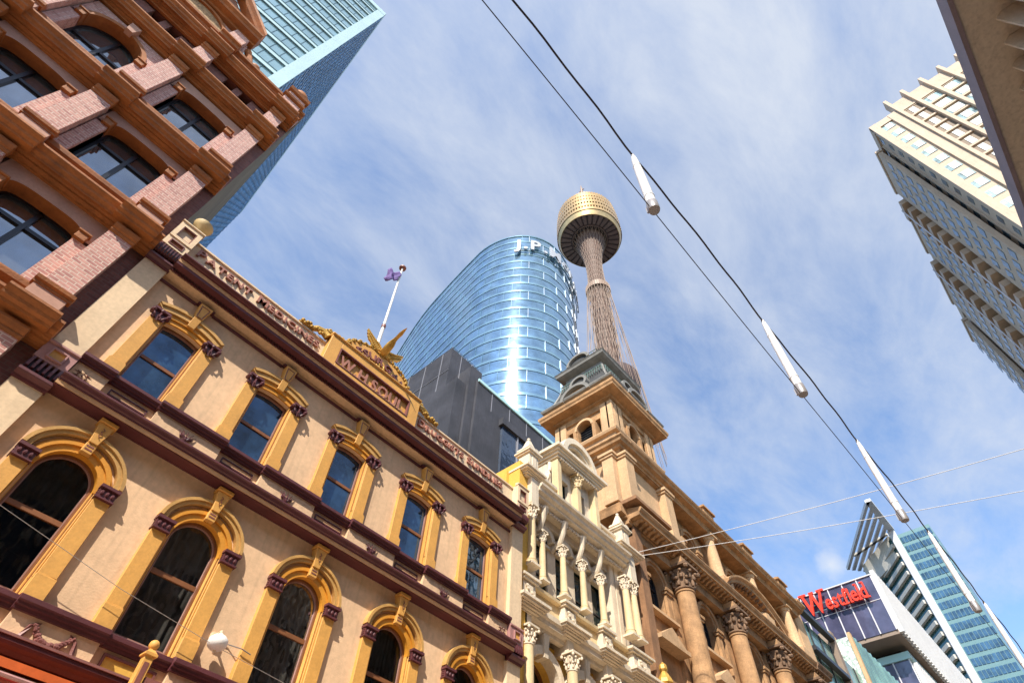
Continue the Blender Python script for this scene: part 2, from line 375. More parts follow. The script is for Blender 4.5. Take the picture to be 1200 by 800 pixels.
def clear_glass(name, rough, tint, ior=1.6):
    m_ = bpy.data.materials.new(name); m_.use_nodes = True; t = m_.node_tree; t.nodes.clear()
    o_ = t.nodes.new('ShaderNodeOutputMaterial'); mx_ = t.nodes.new('ShaderNodeMixShader'); tr = t.nodes.new('ShaderNodeBsdfTransparent'); gl = t.nodes.new('ShaderNodeBsdfGlossy'); fr = t.nodes.new('ShaderNodeFresnel')
    fr.inputs['IOR'].default_value = ior; gl.inputs['Roughness'].default_value = rough; tr.inputs['Color'].default_value = (*tint, 1)
    tcn = t.nodes.new('ShaderNodeTexCoord'); nb = t.nodes.new('ShaderNodeTexNoise'); nb.inputs['Scale'].default_value = 1.4; bn = t.nodes.new('ShaderNodeBump'); bn.inputs['Distance'].default_value = .012; bn.inputs['Strength'].default_value = 1
    t.links.new(tcn.outputs['Object'], nb.inputs['Vector']); t.links.new(nb.outputs['Fac'], bn.inputs['Height']); t.links.new(bn.outputs[0], gl.inputs['Normal']); t.links.new(bn.outputs[0], fr.inputs['Normal'])
    t.links.new(fr.outputs[0], mx_.inputs[0]); t.links.new(tr.outputs[0], mx_.inputs[1]); t.links.new(gl.outputs[0], mx_.inputs[2]); t.links.new(mx_.outputs[0], o_.inputs[0])
    return m_
M['clearglass'] = clear_glass('clear_window_glass', .02, (.55, .56, .56))

# ---------------------------------------------------------------- the ground
g = MB(); g.add([(-4000,-4000,GZ),(4000,-4000,GZ),(4000,4000,GZ),(-4000,4000,GZ)], [(0,1,2,3)])
M['asphalt'] = mat('asphalt', (0.05,0.05,0.052), 0.9, var=0.2, vscale=0.6, bump=0.2, bscale=40)
tag(g.obj('ground', M['asphalt']), kind='structure')
M['paving'] = brick_mat('granite_paving', (0.62,0.50,0.38), (0.56,0.45,0.34), (0.35,0.29,0.24), bw=0.9, bh=0.6)

g = MB(); g.box(-60, 260, -7.4, 11.4, GZ+0.004, GZ+0.016); tag(g.obj('street', M['paving']), kind='structure')
for a, b in ((8.6, 11.4), (-7.4, -4.6)):
    g = MB(); g.box(-60, 260, a, b, GZ+0.02, GZ+0.14); tag(g.obj('pavement', M['paving']), kind='structure')

# ---------------------------------------------------------------- cream chemist's building
soul = thing('shop_building', 'cream stucco shop building with ochre arched windows, maroon cornices and raised parapet lettering', 'building', (6, D, GZ))
UC = [0.77 + 2.71*i for i in range(5)]           # upper window centres
LC = [0.75 + 2.71*i for i in range(5)]
w = MB()
LW = (0.56, 4.73, 6.74, 'round', 0.56)
UW = (0.50, 9.15, 11.27, 'seg', 0.08)
wall_openings(w, -0.55, 13.1, GZ, 8.2, D, D+0.2, [(c,)+LW for c in LC])
wall_openings(w, -0.55, 13.1, 8.2, 13.15, D, D+0.22, [(c,)+UW for c in UC])
w.box(-1.07, 13.6, D+0.5, D+14, GZ, 12.9)
w.obj('wall', M['cream'], soul)
p = MB(); p.box(-1.07, -0.485, D-0.15, D+0.5, GZ, 7.95); p.box(-1.07, -0.485, D-0.15, D+0.5, 8.95, 12.6)
p.obj('corner_pier', M['creamlight'], soul)
p = MB(); p.box(13.05, 13.62, D-0.15, D+0.5, GZ, 7.95); p.box(13.05, 13.62, D-0.15, D+0.5, 8.95, 12.6)
p.obj('corner_pier', M['creamlight'], soul)
# lower string cornice: maroon underside, tan band, maroon crown
def cornice3(x0, x1, z, oo, n0, n1, n2):
    MB().mould(x0, x1, [(0.0, z), (0.05, z), (0.07, z+.04), (0.16, z+.05), (0.17, z+.08), (0.30, z-.005), (0.38*oo, z-.01), (0.385*oo, z+.01)], back=-0.02).obj(n0, M['maroon'], soul, smooth=False)
    MB().mould(x0, x1, [(0.06, z+.012), (0.40*oo, z+.012), (0.41*oo, z+.10), (0.06, z+.10)], back=-0.02).obj(n1, M['tan'], soul)
    MB().mould(x0, x1, [(0.06, z+.102), (0.425*oo, z+.102), (0.43*oo, z+.13), (0.46*oo, z+.15), (0.49*oo, z+.20), (0.52*oo, z+.22), (0.52*oo, z+.26), (0.0, z+.34)], back=-0.02).obj(n2, M['maroon'], soul)
cornice3(-0.485, 13.05, 8.10, 1.0, 'cornice_soffit', 'cornice_band', 'cornice_crown')
MB().mould(-.485, 13.05, [(0, 12.56), (.24, 12.585), (.245, 12.66)], back=-.02).obj('cornice_frieze', M['cream'], soul)
MB().mould(-.485, 13.05, [(.05, 12.662), (.26, 12.61), (.28, 12.60), (.30, 12.64), (.36, 12.66), (.37, 12.62), (.56, 12.62), (.575, 12.70)], back=-.02).obj('cornice_soffit', M['maroon'], soul)
MB().mould(-.485, 13.05, [(.05, 12.702), (.585, 12.702), (.60, 12.80), (.05, 12.80)], back=-.02).obj('cornice_band', M['tan'], soul)
MB().mould(-.485, 13.05, [(.05, 12.802), (.62, 12.802), (.63, 12.82), (.68, 12.83), (.71, 12.865), (.75, 12.87), (.75, 12.905), (.05, 13.1)], back=-.02).obj('cornice_crown', M['maroon'], soul)
# rows of dentils under the top cornice
dn = MB()
for i in range(150):
    x = -0.45 + i*0.0905
    dn.box(x, x+0.05, D-0.345, D-0.29, 12.55, 12.64)
dn.obj('dentil_row', M['maroon'], soul)
# end blocks of the two piers: framed panel over a fluted block over a moulding
for x0, x1 in ((-1.09, -0.465), (13.03, 13.64)):
    for zt, nm in ((8.93, 0), (12.6, 1)):
        if nm == 0:
            b = MB(); b.box(x0, x1, D-0.24, D+0.3, 8.50, 8.93)
            b.mould(x0, x1, [(0.24, 8.93), (0.28, 8.95), (0.28, 8.99), (0.16, 9.03)])
            b.obj('panel_block', M['pinkish'], soul)
            b = MB(); cx0, cx1 = x0+.16, x1-.16
            for a in ((cx0, cx1, 8.58, 8.61), (cx0, cx1, 8.82, 8.85), (cx0, cx0+.03, 8.61, 8.82), (cx1-.03, cx1, 8.61, 8.82)):
                b.box(a[0], a[1], D-0.29, D-0.235, a[2], a[3])
            b.obj('panel_frame', M['pinkish'], soul)
            MB().box(cx0+.03, cx1-.03, D-0.245, D-0.23, 8.61, 8.82).obj('panel', M['ochre'], soul)
            b = MB(); b.box(x0, x1, D-0.15, D+0.3, 8.14, 8.50)
            for k in range(6):
                fx = x0 + 0.03 + k*(x1-x0-.06-.05)/5
                b.prismx([(D-.15, 8.16), (D-.30, 8.20), (D-.30, 8.32), (D-.24, 8.5), (D-.15, 8.5)], fx, fx+.05)
            b.mould(x0-.01, x1+.01, [(0.15, 7.93), (0.2, 7.93), (0.22, 7.98), (0.3, 8.02), (0.33, 8.05), (0.33, 8.11), (0.27, 8.15), (0.15, 8.16)])
            b.obj('fluted_block', M['maroon'], soul)
        else:
            b = MB(); b.box(x0, x1, D-0.16, D+0.3, 12.78, 13.18)
            for k in range(8):
                fx = x0 + 0.03 + k*(x1-x0-.06-.035)/7
                b.prismx([(D-.16, 12.80), (D-.42, 12.9), (D-.44, 13.05), (D-.36, 13.16), (D-.16, 13.16)], fx, fx+.035)
            b.box(x0, x1, D-.34, D+.2, 12.86, 13.15)
            b.mould(x0-.01, x1+.01, [(0.15, 12.55), (0.2, 12.55), (0.22, 12.6), (0.29, 12.64), (0.32, 12.67), (0.32, 12.73), (0.26, 12.78), (0.15, 12.79)])
            b.obj('fluted_block', M['maroon'], soul)
            # pedestal over it: two sunk panels and a cap
            b = MB()
            def sunk(xa, xb, za, zb, y, dpt, q):
                q.box(x0, xa, y, D+.3, za, zb); q.box(xb, x1, y, D+.3, za, zb)
                q.box(xa, xb, y+dpt, D+.3, za, zb)
            y = D - .36
            b.box(x0, x1, y, D+.3, 13.19, 13.27); sunk(x0+.12, x1-.12, 13.27, 13.47, y, .08, b); b.box(x0, x1, y, D+.3, 13.47, 13.56)
            b.box(x0+.0, x1, y-.03, D+.3, 13.56, 13.66); sunk(x0+.12, x1-.12, 13.66, 14.16, y-.03, .10, b); b.box(x0, x1, y-.03, D+.3, 14.16, 14.28)
            b.mould(x0-.02, x1+.02, [(.36, 14.28), (.43, 14.31), (.43, 14.35), (.3, 14.4)])
            b.obj('parapet_pedestal', M['creamlight'], soul)
            f = MB()
            for (a0, a1, c0, c1) in ((x0+.12, x1-.12, 13.27, 13.47), (x0+.12, x1-.12, 13.66, 14.16)):
                for a in ((a0, a1, c0, c0+.025), (a0, a1, c1-.025, c1), (a0, a0+.025, c0+.025, c1-.025), (a1-.025, a1, c0+.025, c1-.025)):
                    f.box(a[0], a[1], y-.02, y+.05, a[2], a[3])
            f.obj('panel_frame', M['maroonlight'], soul)
# thin moulding that jumps over each keystone
s = MB(); x = -0.485
for c in UC:
    s.mould(x, c-.24, [(0,12.33),(.05,12.34),(.06,12.39),(.03,12.42),(0,12.43)]); s.mould(c-.24, c+.24, [(0,12.37),(.13,12.38),(.14,12.43),(.08,12.46),(0,12.47)]); x = c+.24
s.mould(x, 13.05, [(0,12.33),(.05,12.34),(.06,12.39),(.03,12.42),(0,12.43)])
s.obj('string_moulding', M['maroon'], soul)
# sills, spandrel zone between the storeys
sill = [(0, 0), (.05, .0), (.06, .05), (.10, .06), (.11, .10), (.15, .12), (.15, .19), (.06, .23)]
def sillbits(cs, hw, z, name, zb, x0, x1):
    m1 = MB(); edges = [x0]
    for c in cs: edges += [c-hw, c+hw]
    edges.append(x1)
    for i in range(0, len(edges), 2):      # sections that carry the pilasters break forward
        a, b = edges[i], edges[i+1]
        m1.mould(a, b, [(o+.13, z+h) for o, h in sill], back=-.02)
        MB().box(a+.04, b-.04, D-.12, D+.02, zb, z).obj('spandrel_pier', M['cream'], soul)
    for c in cs: m1.mould(c-hw, c+hw, [(o+.02, z+h) for o, h in sill], back=-.02)
    m1.obj(name, M['maroon'], soul)
sillbits(UC, .52, 8.98, 'sill_moulding', 8.44, -0.485, 13.05)
sillbits(LC, .60, 4.50, 'sill_moulding', 3.9, -1.07, 13.62)
for c in UC:
    qf = MB()
    qf.box(c-.42, c+.42, D-.03, D-.0, 8.74, 8.77); qf.box(c-.42, c+.42, D-.03, D, 8.86, 8.89)
    qf.box(c-.42, c-.39, D-.03, D, 8.77, 8.86); qf.box(c+.39, c+.42, D-.03, D, 8.77, 8.86)
    f = MB().box(c-.39, c+.39, D-.012, D, 8.77, 8.86).obj('spandrel_panel', M['tan'], soul)
    qf.obj('outline', M['maroon'], f)
for c in LC:
    qf = MB()
    qf.box(c-.48, c+.48, D-.05, D-.0, 4.40, 4.44); qf.box(c-.48, c+.48, D-.05, D, 4.10, 4.13)
    qf.box(c-.48, c-.44, D-.05, D, 4.13, 4.40); qf.box(c+.44, c+.48, D-.05, D, 4.13, 4.40)
    f = MB().box(c-.44, c+.44, D-.015, D, 4.13, 4.40).obj('spandrel_panel', M['yellow'], soul)
    qf.obj('outline', M['maroonlight'], f)
# leaf ornaments and the garland
def leaf_orn(x, z, k=1.0):
    b = MB()
    for a in range(5):
        t = R(-70 + 35*a)
        b.tube([(x, D-.13, z-.09*k), (x+.07*k*math.sin(t), D-.17, z-.02*k), (x+.15*k*math.sin(t), D-.14, z+.02*k+.07*k*math.cos(t))], .022*k, 5, .006)
    b.blob(x, D-.15, z-.05*k, .05*k, .03, .05*k)
    for sx in (-1, 1): b.blob(x+sx*.07*k, D-.14, z-.02*k, .035*k, .025, .03*k)
    return b
for i in range(4): leaf_orn((UC[i]+UC[i+1])/2, 8.76, 1.5).obj('leaf_ornament', M['maroon'], soul)
def scroll_orn(x, z):
    b = MB(); b.blob(x, D-.125, z, .02, .012, .02)
    for a in range(4):
        t = PI/2*a + PI/4
        b.tube([(x+.10*math.cos(t-.75), D-.13, z+.07*math.sin(t-.75)), (x+.075*math.cos(t), D-.13, z+.05*math.sin(t)), (x+.10*math.cos(t+.75), D-.13, z+.07*math.sin(t+.75))], .008, 4)
        for e in (-.5, 0, .5): b.tube([(x+.10*math.cos(t), D-.13, z+.07*math.sin(t)), (x+.19*math.cos(t+e*.8), D-.13, z+.11*math.sin(t+e*.8))], .012, 4, .004)
    return b
scroll_orn(-.22, 8.72).obj('scroll_ornament', M['maroonlight'], soul); scroll_orn(12.78, 8.72).obj('scroll_ornament', M['maroonlight'], soul)
def garland(x):
    b = MB()
    for i in range(26):
        t = i/25; xx = x - .30 + .60*t; zz = 4.40 - .25*math.sin(PI*t)
        r = .032 + .035*math.sin(PI*t)
        for k in range(3):
            b.blob(xx + random.uniform(-.015,.015), D-.15-random.random()*.03, zz + random.uniform(-.6,.6)*r, r*.75, r*.7, r*.75, n=6, k=4)
    for sx in (-1, 1):
        b.tube([(x+sx*.30, D-.14, 4.42), (x+sx*.36, D-.15, 4.36), (x+sx*.40, D-.14, 4.2), (x+sx*.43, D-.15, 4.08)], .025, 5, .05)
        b.tube([(x+sx*.30, D-.14, 4.42), (x+sx*.24, D-.15, 4.44), (x+sx*.27, D-.16, 4.36)], .015, 5)
    return b
for i in range(4): garland((LC[i]+LC[i+1])/2).obj('garland', M['maroonlight'], soul)
# pilasters, capitals, arches, keystones, windows
def upper_window(c):
    for sx in (-1, 1):
        x = c + sx*.70
        b = MB(); b.box(x-.155, x+.155, D-.10, D, 9.55, 11.12)
        b.box(x-.19, x+.19, D-.15, D, 9.2, 9.5); b.box(x-.17, x+.17, D-.125, D, 9.5, 9.55)
        # inner jamb strip
        xi = c + sx*.53
        b.box(min(xi, xi+sx*.03), max(xi, xi+sx*.03), D-.06, D, 9.2, 11.2)
        pl = b.obj('pilaster', M['ochre'], soul, bevel=.006)
        k = MB(); k.box(x-.20, x+.20, D-.20, D, 11.36, 11.42); k.box(x-.16, x+.16, D-.13, D, 11.12, 11.36)
        for ex in (-1, 1):
            k.tube([(x+ex*.19, D-.20+.03*a, 11.29) for a in range(6)], .055, 8)
            k.blob(x+ex*.19, D-.21, 11.29, .04, .03, .04)
            k.tube([(x+ex*.08, D-.14, 11.1), (x+ex*.12, D-.2, 11.16), (x+ex*.16, D-.19, 11.25)], .03, 5, .015)
        k.tube([(x, D-.13, 11.06), (x, D-.2, 11.14), (x, D-.18, 11.3)], .04, 5, .02)
        k.blob(x, D-.19, 11.36, .05, .04, .05)
        k.obj('capital', M['maroon'], pl, smooth=True)
    for sx in (-1, 1):
        xr = c + sx*.49; MB().box(xr-.008, xr+.008, D-.02, D+.115, 9.16, 11.27).obj('window_reveal', M['ochre'], soul)
    # segmental hood: bounce light tinted into the soffit ring, shade into the outer label
    def segring(mb, hw, rise, z, t, y0, y1):
        a = arch_pts(c, hw, z, 'seg', rise, 14); b = arch_pts(c, hw+t*.75, z+t*.62, 'seg', rise+t*.36, 14)
        mb.loops([[(p[0],y0,p[1]),(q[0],y0,q[1]),(q[0],y1,q[1]),(p[0],y1,p[1])] for p, q in zip(a, b)])
    h = MB(); segring(h, .50, .08, 11.275, .15, D-.04, D+.2); segring(h, .61, .12, 11.37, .16, D-.08, D+.01)
    h.obj('arch_soffit', M['orange'], soul)
    h = MB(); segring(h, .73, .16, 11.46, .22, D-.13, D); segring(h, .82, .19, 11.58, .09, D-.17, D)
    h.obj('arch_hood', M['hood'], soul)
    k = MB()
    k.loops([[(c-.10, D-.2, 11.84), (c+.10, D-.2, 11.84), (c+.17, D-.24, 12.33), (c-.17, D-.24, 12.33)], [(c-.10, D, 11.84), (c+.10, D, 11.84), (c+.17, D, 12.33), (c-.17, D, 12.33)]])
    k.loops([[(c-.09, D-.14, 11.5), (c+.09, D-.14, 11.5), (c+.10, D-.2, 11.835), (c-.10, D-.2, 11.835)], [(c-.09, D, 11.5), (c+.09, D, 11.5), (c+.10, D, 11.835), (c-.10, D, 11.835)]])
    ks = k.obj('keystone', M['ochre'], soul, bevel=.008)
    k = MB()
    for (xa, za, xb, zb) in ((-.065,11.86,.065,11.86), (.065,11.86,.11,12.24), (.11,12.24,-.11,12.24), (-.11,12.24,-.065,11.86)):
        k.tube([(c+xa, D-.205-(za-11.78)*.07, za), (c+xb, D-.205-(zb-11.78)*.07, zb)], .012, 4)
    k.obj('keystone_outline', M['maroonlight'], ks)
    # sash window
    o1 = outline(c, .50, 9.15, 11.27, 'seg', .08); o2 = outline(c, .455, 9.2, 11.24, 'seg', .07)
    f = MB(); frame_ring(f, o1, o2, D+.12, D+.22)
    win = f.obj('window', M['winframe'], soul)
    f = MB(); o3 = outline(c, .452, 9.203, 11.237, 'seg', .07); o4 = outline(c, .432, 9.225, 11.215, 'seg', .065)
    frame_ring(f, o3, o4, D+.135, D+.19); f.obj('bead', M['winpink'], win)
    f = MB(); f.box(c-.42, c+.42, D+.15, D+.21, 10.17, 10.25); f.obj('meeting_rail', M['winframe'], win)
    f = MB(); pane(f, outline(c, .44, 9.22, 11.22, 'seg', .066), D+.185); f.obj('pane', M['glass'], win)
for c in UC: upper_window(c)
def lower_window(c):
    for sx in (-1, 1):
        x = c + sx*.765
        b = MB(); b.box(x-.155, x+.155, D-.10, D, 5.13, 6.66)
        b.box(x-.17, x+.17, D-.15, D, 4.73, 5.10); b.box(x-.16, x+.16, D-.125, D, 5.10, 5.13)
        xi = c + sx*.58
        b.box(min(xi, xi+sx*.025), max(xi, xi+sx*.025), D-.05, D, 4.73, 6.74)
        pl = b.obj('pilaster', M['ochre'], soul, bevel=.006)
        k = MB(); k.box(x-.19, x+.19, D-.21, D, 6.86, 6.92); k.box(x-.165, x+.165, D-.16, D, 6.68, 6.86); k.box(x-.18, x+.18, D-.18, D, 6.65, 6.68)
        for ex in (-.1, 0, .1): k.blob(x+ex, D-.17, 6.77, .035, .03, .05, n=6)
        for zz in (6.72, 6.77, 6.82): k.blob(x-.165, D-.08, zz, .02, .05, .022, n=6)
        k.obj('capital', M['maroon'], pl)
    for sx in (-1, 1):
        xr = c + sx*.55; MB().box(xr-.009, xr+.009, D-.02, D+.095, 4.74, 6.74).obj('window_reveal', M['ochre'], soul)
    h = MB(); h.arc(c, 6.74, .545, .68, D-.05, D+.095, n=26); h.obj('arch_reveal', M['orange'], soul)
    h = MB(); h.arc(c, 6.74, .68, .76, D-.09, D, n=26); h.arc(c, 6.74, .76, .80, D-.05, D, n=26); h.obj('arch_ring', M['orange'], soul)
    h = MB(); h.arc(c, 6.92, .79, .88, D-.13, D, 3, 177, n=26, ez=.86); h.arc(c, 6.92, .88, .95, D-.17, D, 3, 177, n=26, ez=.86); h.obj('arch_hood', M['hood'], soul)
    k = MB()
    k.loops([[(c-.085, D-.20, 7.52), (c+.085, D-.20, 7.52), (c+.15, D-.22, 7.98), (c-.15, D-.22, 7.98)], [(c-.085, D, 7.52), (c+.085, D, 7.52), (c+.15, D, 7.98), (c-.15, D, 7.98)]])
    k.loops([[(c-.18, D-.26, 7.985), (c+.18, D-.26, 7.985), (c+.18, D-.26, 8.07), (c-.18, D-.26, 8.07)], [(c-.18, D, 7.985), (c+.18, D, 7.985), (c+.18, D, 8.07), (c-.18, D, 8.07)]])
    k.box(c-.10, c+.10, D-.17, D, 7.30, 7.515)
    ks = k.obj('keystone', M['ochre'], soul, bevel=.008)
    k = MB(); k.box(c-.07, c+.07, D-.178, D-.17, 7.36, 7.39); k.box(c-.07, c+.07, D-.178, D-.17, 7.43, 7.46)
    for a in range(5): k.tube([(c+.025*(-1)**a, D-.225, 7.66+.045*a), (c-.025*(-1)**a, D-.228, 7.70+.045*a)], .009, 4)
    k.obj('keystone_carving', M['maroonlight'], ks)
    f = MB(); frame_ring(f, outline(c, .56, 4.73, 6.74, 'round', .56, 24), outline(c, .50, 4.80, 6.74, 'round', .50, 24), D+.10, D+.2)
    win = f.obj('window', M['winframe'], soul)
    f = MB(); frame_ring(f, outline(c, .497, 4.805, 6.74, 'round', .497, 24), outline(c, .475, 4.83, 6.74, 'round', .475, 24), D+.12, D+.18); f.obj('bead', M['winpink'], win)
    f = MB(); f.box(c-.48, c+.48, D+.125, D+.19, 6.02, 6.11); f.obj('meeting_rail', M['winframe'], win)
    f = MB(); pane(f, outline(c, .48, 4.82, 6.74, 'round', .48, 24), D+.165); f.obj('pane', M['clearglass'], win)
    f = MB(); nx = 60; fs = []; vs = []
    ph = random.uniform(0, 6); fr = random.uniform(26, 34)
    for i in range(nx+1):
        t = i/nx; x = c-.62+1.24*t; yy = D+.42 + .018*math.sin(t*fr+ph) + .012*math.sin(t*fr*2.3+ph*2)
        vs += [(x, yy, 4.4), (x + .01*math.sin(t*9+ph), yy+.01, 5.9), (x, yy, 7.5)]
    for i in range(nx):
        for j in (0, 1): fs.append((i*3+j, (i+1)*3+j, (i+1)*3+j+1, i*3+j+1))
    f.add(vs, fs); f.obj('curtain', M['blind'], win, smooth=True)
for c in LC: lower_window(c)
# parapet with raised lettering
MB().box(-.465, 13.03, D-.10, D+.3, 12.95, 14.17).obj('parapet', M['creamlight'], soul)
MB().mould(-.465, 13.03, [(.10, 14.17), (.15, 14.19), (.15, 14.25), (.1, 14.28)]).obj('parapet_coping', M['creamlight'], soul)
def wordline(s, x0, x1, z, h, y, name, sc=True, parent=soul, mt='letterpink'):
    L = line_len(s, h, smallcaps=sc, bold=.03, gap=.16); b = MB(); k = (x1-x0)/L
    lettering(b, s, lambda t, hh, dd: (x0 + t*k, y - dd - .035, z + hh), h, smallcaps=sc, bold=.03, ext=.035, gap=.16)
    return b.obj(name, M[mt], parent)
wordline('PATENT', -.30, 1.50, 13.80, .29, D-.10, 'lettering')
wordline('MEDICINES', 1.66, 3.92, 13.80, .29, D-.10, 'lettering')
wordline('DRUGGISTS', 8.10, 10.36, 13.80, .29, D-.10, 'lettering')
wordline('SUNDRIES', 10.52, 12.45, 13.80, .29, D-.10, 'lettering')
# centre block
b = MB(); X0, X1, Y = 4.06, 7.86, D-.36
b.box(X0, X0+.42, Y, D+.3, 13.18, 14.50); b.box(X1-.42, X1, Y, D+.3, 13.18, 14.50)
b.box(X0+.42, X1-.42, Y, D+.3, 13.18, 13.50); b.box(X0+.42, X1-.42, Y, D+.3, 14.20, 14.50); b.box(X0+.42, X1-.42, Y+.12, D+.3, 13.5, 14.20)
b.mould(X0-.02, X1+.02, [(.36, 14.5), (.42, 14.53), (.42, 14.58), (.3, 14.6)])
cb = b.obj('centre_block', M['ochre'], soul, bevel=.01)
f = MB(); a0, a1, c0, c1 = X0+.42, X1-.42, 13.5, 14.2
for a in ((a0, a1, c0, c0+.04), (a0, a1, c1-.04, c1), (a0, a0+.04, c0+.04, c1-.04), (a1-.04, a1, c0+.04, c1-.04)): f.box(a[0], a[1], Y-.02, Y+.10, a[2], a[3])
f.obj('panel_frame', M['maroonlight'], cb)
wordline('W.H.SOUL', X0+.55, X1-.55, 13.60, .46, Y+.12, 'lettering', sc=False)
f = MB(); f.tube([(4.66+i*.13, Y+.05, 13.57+.02*math.sin(i)) for i in range(21)], .03, 5)
for i in range(24): f.blob(4.7+i*.11, Y+.03, 13.55+random.random()*.05, .045, .04, .035, n=6, k=4)
f.obj('gilded_moulding', M['gold'], cb)
# segmental pediment with a second word and gilded scrollwork
b = MB(); pts = [(4.55, 14.58)] + [(5.95-1.3*math.cos(PI*i/16), 14.66+.66*math.sin(PI*i/16)) for i in range(17)] + [(7.35, 14.58)]
b.prism(pts, D-.26, D+.2); b.obj('pediment', M['ochre'], cb)
b = MB(); pc = (5.95, 13.35); rad = 1.53; txt = 'RESURGAM'; L = line_len(txt, .30, bold=.03)
def arcplace(t, h, dd):
    a = (t/L - .5)*1.55; r_ = rad + h
    return (pc[0] + r_*math.sin(a)*1.0, D-.26-.03-dd, pc[1] + r_*math.cos(a)*.96)
lettering(b, txt, arcplace, .30, bold=.03, ext=.03); b.obj('lettering', M['maroonlight'], cb)
b = MB()
for i in range(46):
    a = PI*i/45; rr = 1.32 + .05*math.sin(i*1.7)
    b.blob(5.95-rr*math.cos(a), D-.22-.06*random.random(), 14.68+.72*math.sin(a)*(1+.05*math.sin(i*2.3)), .075, .07, .06, n=6, k=4)
for sx in (-1, 1):
    for i in range(14):
        t = i/13; b.blob(5.95+sx*(1.45+.62*t), D-.2, 14.72-.05*t+.07*math.sin(i*1.9), .08, .07, .07, n=6, k=4)
    b.tube([(5.95+sx*1.95, D-.2, 14.4), (5.95+sx*2.15, D-.15, 14.55), (5.95+sx*2.35, D-.15, 14.5), (5.95+sx*2.5, D-.12, 14.38), (5.95+sx*2.75, D-.12, 14.36), (5.95+sx*2.95, D-.1, 14.28)], .13, 8, .07)
    for i in range(12): b.blob(5.95+sx*(2.0+i*.08), D-.2, 14.42+.06*math.sin(i*1.7)-.006*i, .075, .07, .06, n=7, k=4)
for i in range(26): b.blob(5.95+random.uniform(-.75,.75), D-.27, 14.72+random.uniform(0,.15), .05, .04, .05, n=6, k=4)
b.obj('gilded_scrollwork', M['gold'], cb, smooth=True)

# eagle on the pediment: wings raised
eg = thing('eagle_statue', 'gilded eagle with raised wings perched on the pediment below the flagpole', 'statue', (5.92, D-.2, 15.3))
EZ = .86
b = MB()
b.loops([[(5.92+r*math.cos(2*PI*i/10), D-.2-.5*k*.3+r*math.sin(2*PI*i/10), 15.30+z) for i in range(10)] for k, (r, z) in enumerate(((.05,0),(.12,.06),(.15,.18),(.14,.3),(.08,.42),(.065,.47),(.075,.53),(.05,.6),(.01,.62)))])
b.tube([(5.92, D-.42, 15.86), (5.92, D-.53, 15.85), (5.92, D-.57, 15.79)], .035, 6, .008)
for sx in (-1, 1): b.tube([(5.92+sx*.06, D-.2, 15.38), (5.92+sx*.08, D-.3, 15.28)], .035, 5, .03)
b.loops([[(5.84, D-.12, 15.3), (6.0, D-.12, 15.3), (6.0, D-.08, 15.34), (5.84, D-.08, 15.34)], [(5.8, D+.05, 15.05), (6.04, D+.05, 15.05), (6.04, D+.08, 15.08), (5.8, D+.08, 15.08)]])
b.obj('body', M['gold'], eg, smooth=True)
for sx in (-1, 1):
    wb = MB()
    OL = [(.06,.10),(.10,.40),(.30,.55),(.55,.66),(.82,.84),(.92,.96),(.93,.86),(.88,.78),(.90,.70),(.84,.64),(.84,.56),(.78,.50),(.76,.42),(.62,.36),(.58,.27),(.44,.24),(.36,.15),(.2,.12)]
    wb.prism([(5.92+sx*a*.88, 15.22+b_*.84) for a, b_ in OL], D-.30, D-.24)
    for i in range(8):
        t = i/7
        wb.tube([(5.92+sx*(.12+.44*t), D-.30, 15.46+.24*t), (5.92+sx*(.32+.42*t), D-.31, 15.37+.44*t)], .045, 5, .02)
    wb.tube([(5.92+sx*.08, D-.29, 15.52), (5.92+sx*.26, D-.31, 15.66), (5.92+sx*.48, D-.31, 15.76), (5.92+sx*.8, D-.29, 16.0)], .065, 6, .025)
    wb.obj('wing', M['gold'], eg, smooth=True)
# flagpole and flag
fp = thing('flagpole', 'white flagpole with a ball top rising behind the gilded eagle', 'flagpole', (5.88, D+.15, 14.2))
b = MB(); b.tube([(5.88, D+.15, 14.2), (5.82, D+.15, 17.3)], .075, 10, .065); b.tube([(5.82, D+.15, 17.3), (5.72, D+.15, 21.5)], .055, 10, .04)
M['whitepaint'] = mat('white_paint', (0.75, 0.72, 0.68), 0.4, var=0.06, vscale=3)
b.obj('pole', M['whitepaint'], fp, smooth=True)
b = MB(); b.lathe(5.82, D+.15, [(.085, 17.22), (.085, 17.38)], 12); b.obj('collar', M['maroonlight'], fp)
b = MB(); b.lathe(5.72, D+.15, [(.04, 21.48), (.15, 21.5), (.16, 21.56), (.05, 21.62)], 12); b.obj('finial', M['maroonlight'], fp)
fl = MB(); NX, NZ = 16, 12; vs = []
for j in range(NZ+1):
    for i in range(NX+1):
        u = i/NX; v = j/NZ
        x = 5.72 - .02 - u*.62*(1-.25*v) + .05*math.sin(v*6); z = 21.05 - v*.62 - u*.50 - .12*math.sin(u*7+v*3)*u
        y = D+.12 - .16*math.sin(u*9 + v*2.5)*(.35+u*.5)
        vs.append((x, y, z))
fl.add(vs, [(j*(NX+1)+i, j*(NX+1)+i+1, (j+1)*(NX+1)+i+1, (j+1)*(NX+1)+i) for j in range(NZ) for i in range(NX)])
M['flag'] = mat('purple_flag_cloth', (0.20, 0.13, 0.34), 0.8, var=0.3, vscale=3, tone=(0.035, 0.015, 0.11))
fo = fl.obj('flag', M['flag'], smooth=True); tag(fo, 'purple flag hanging limp near the top of the white pole', 'flag')
sm = fo.modifiers.new('thick', 'SOLIDIFY'); sm.thickness = .012

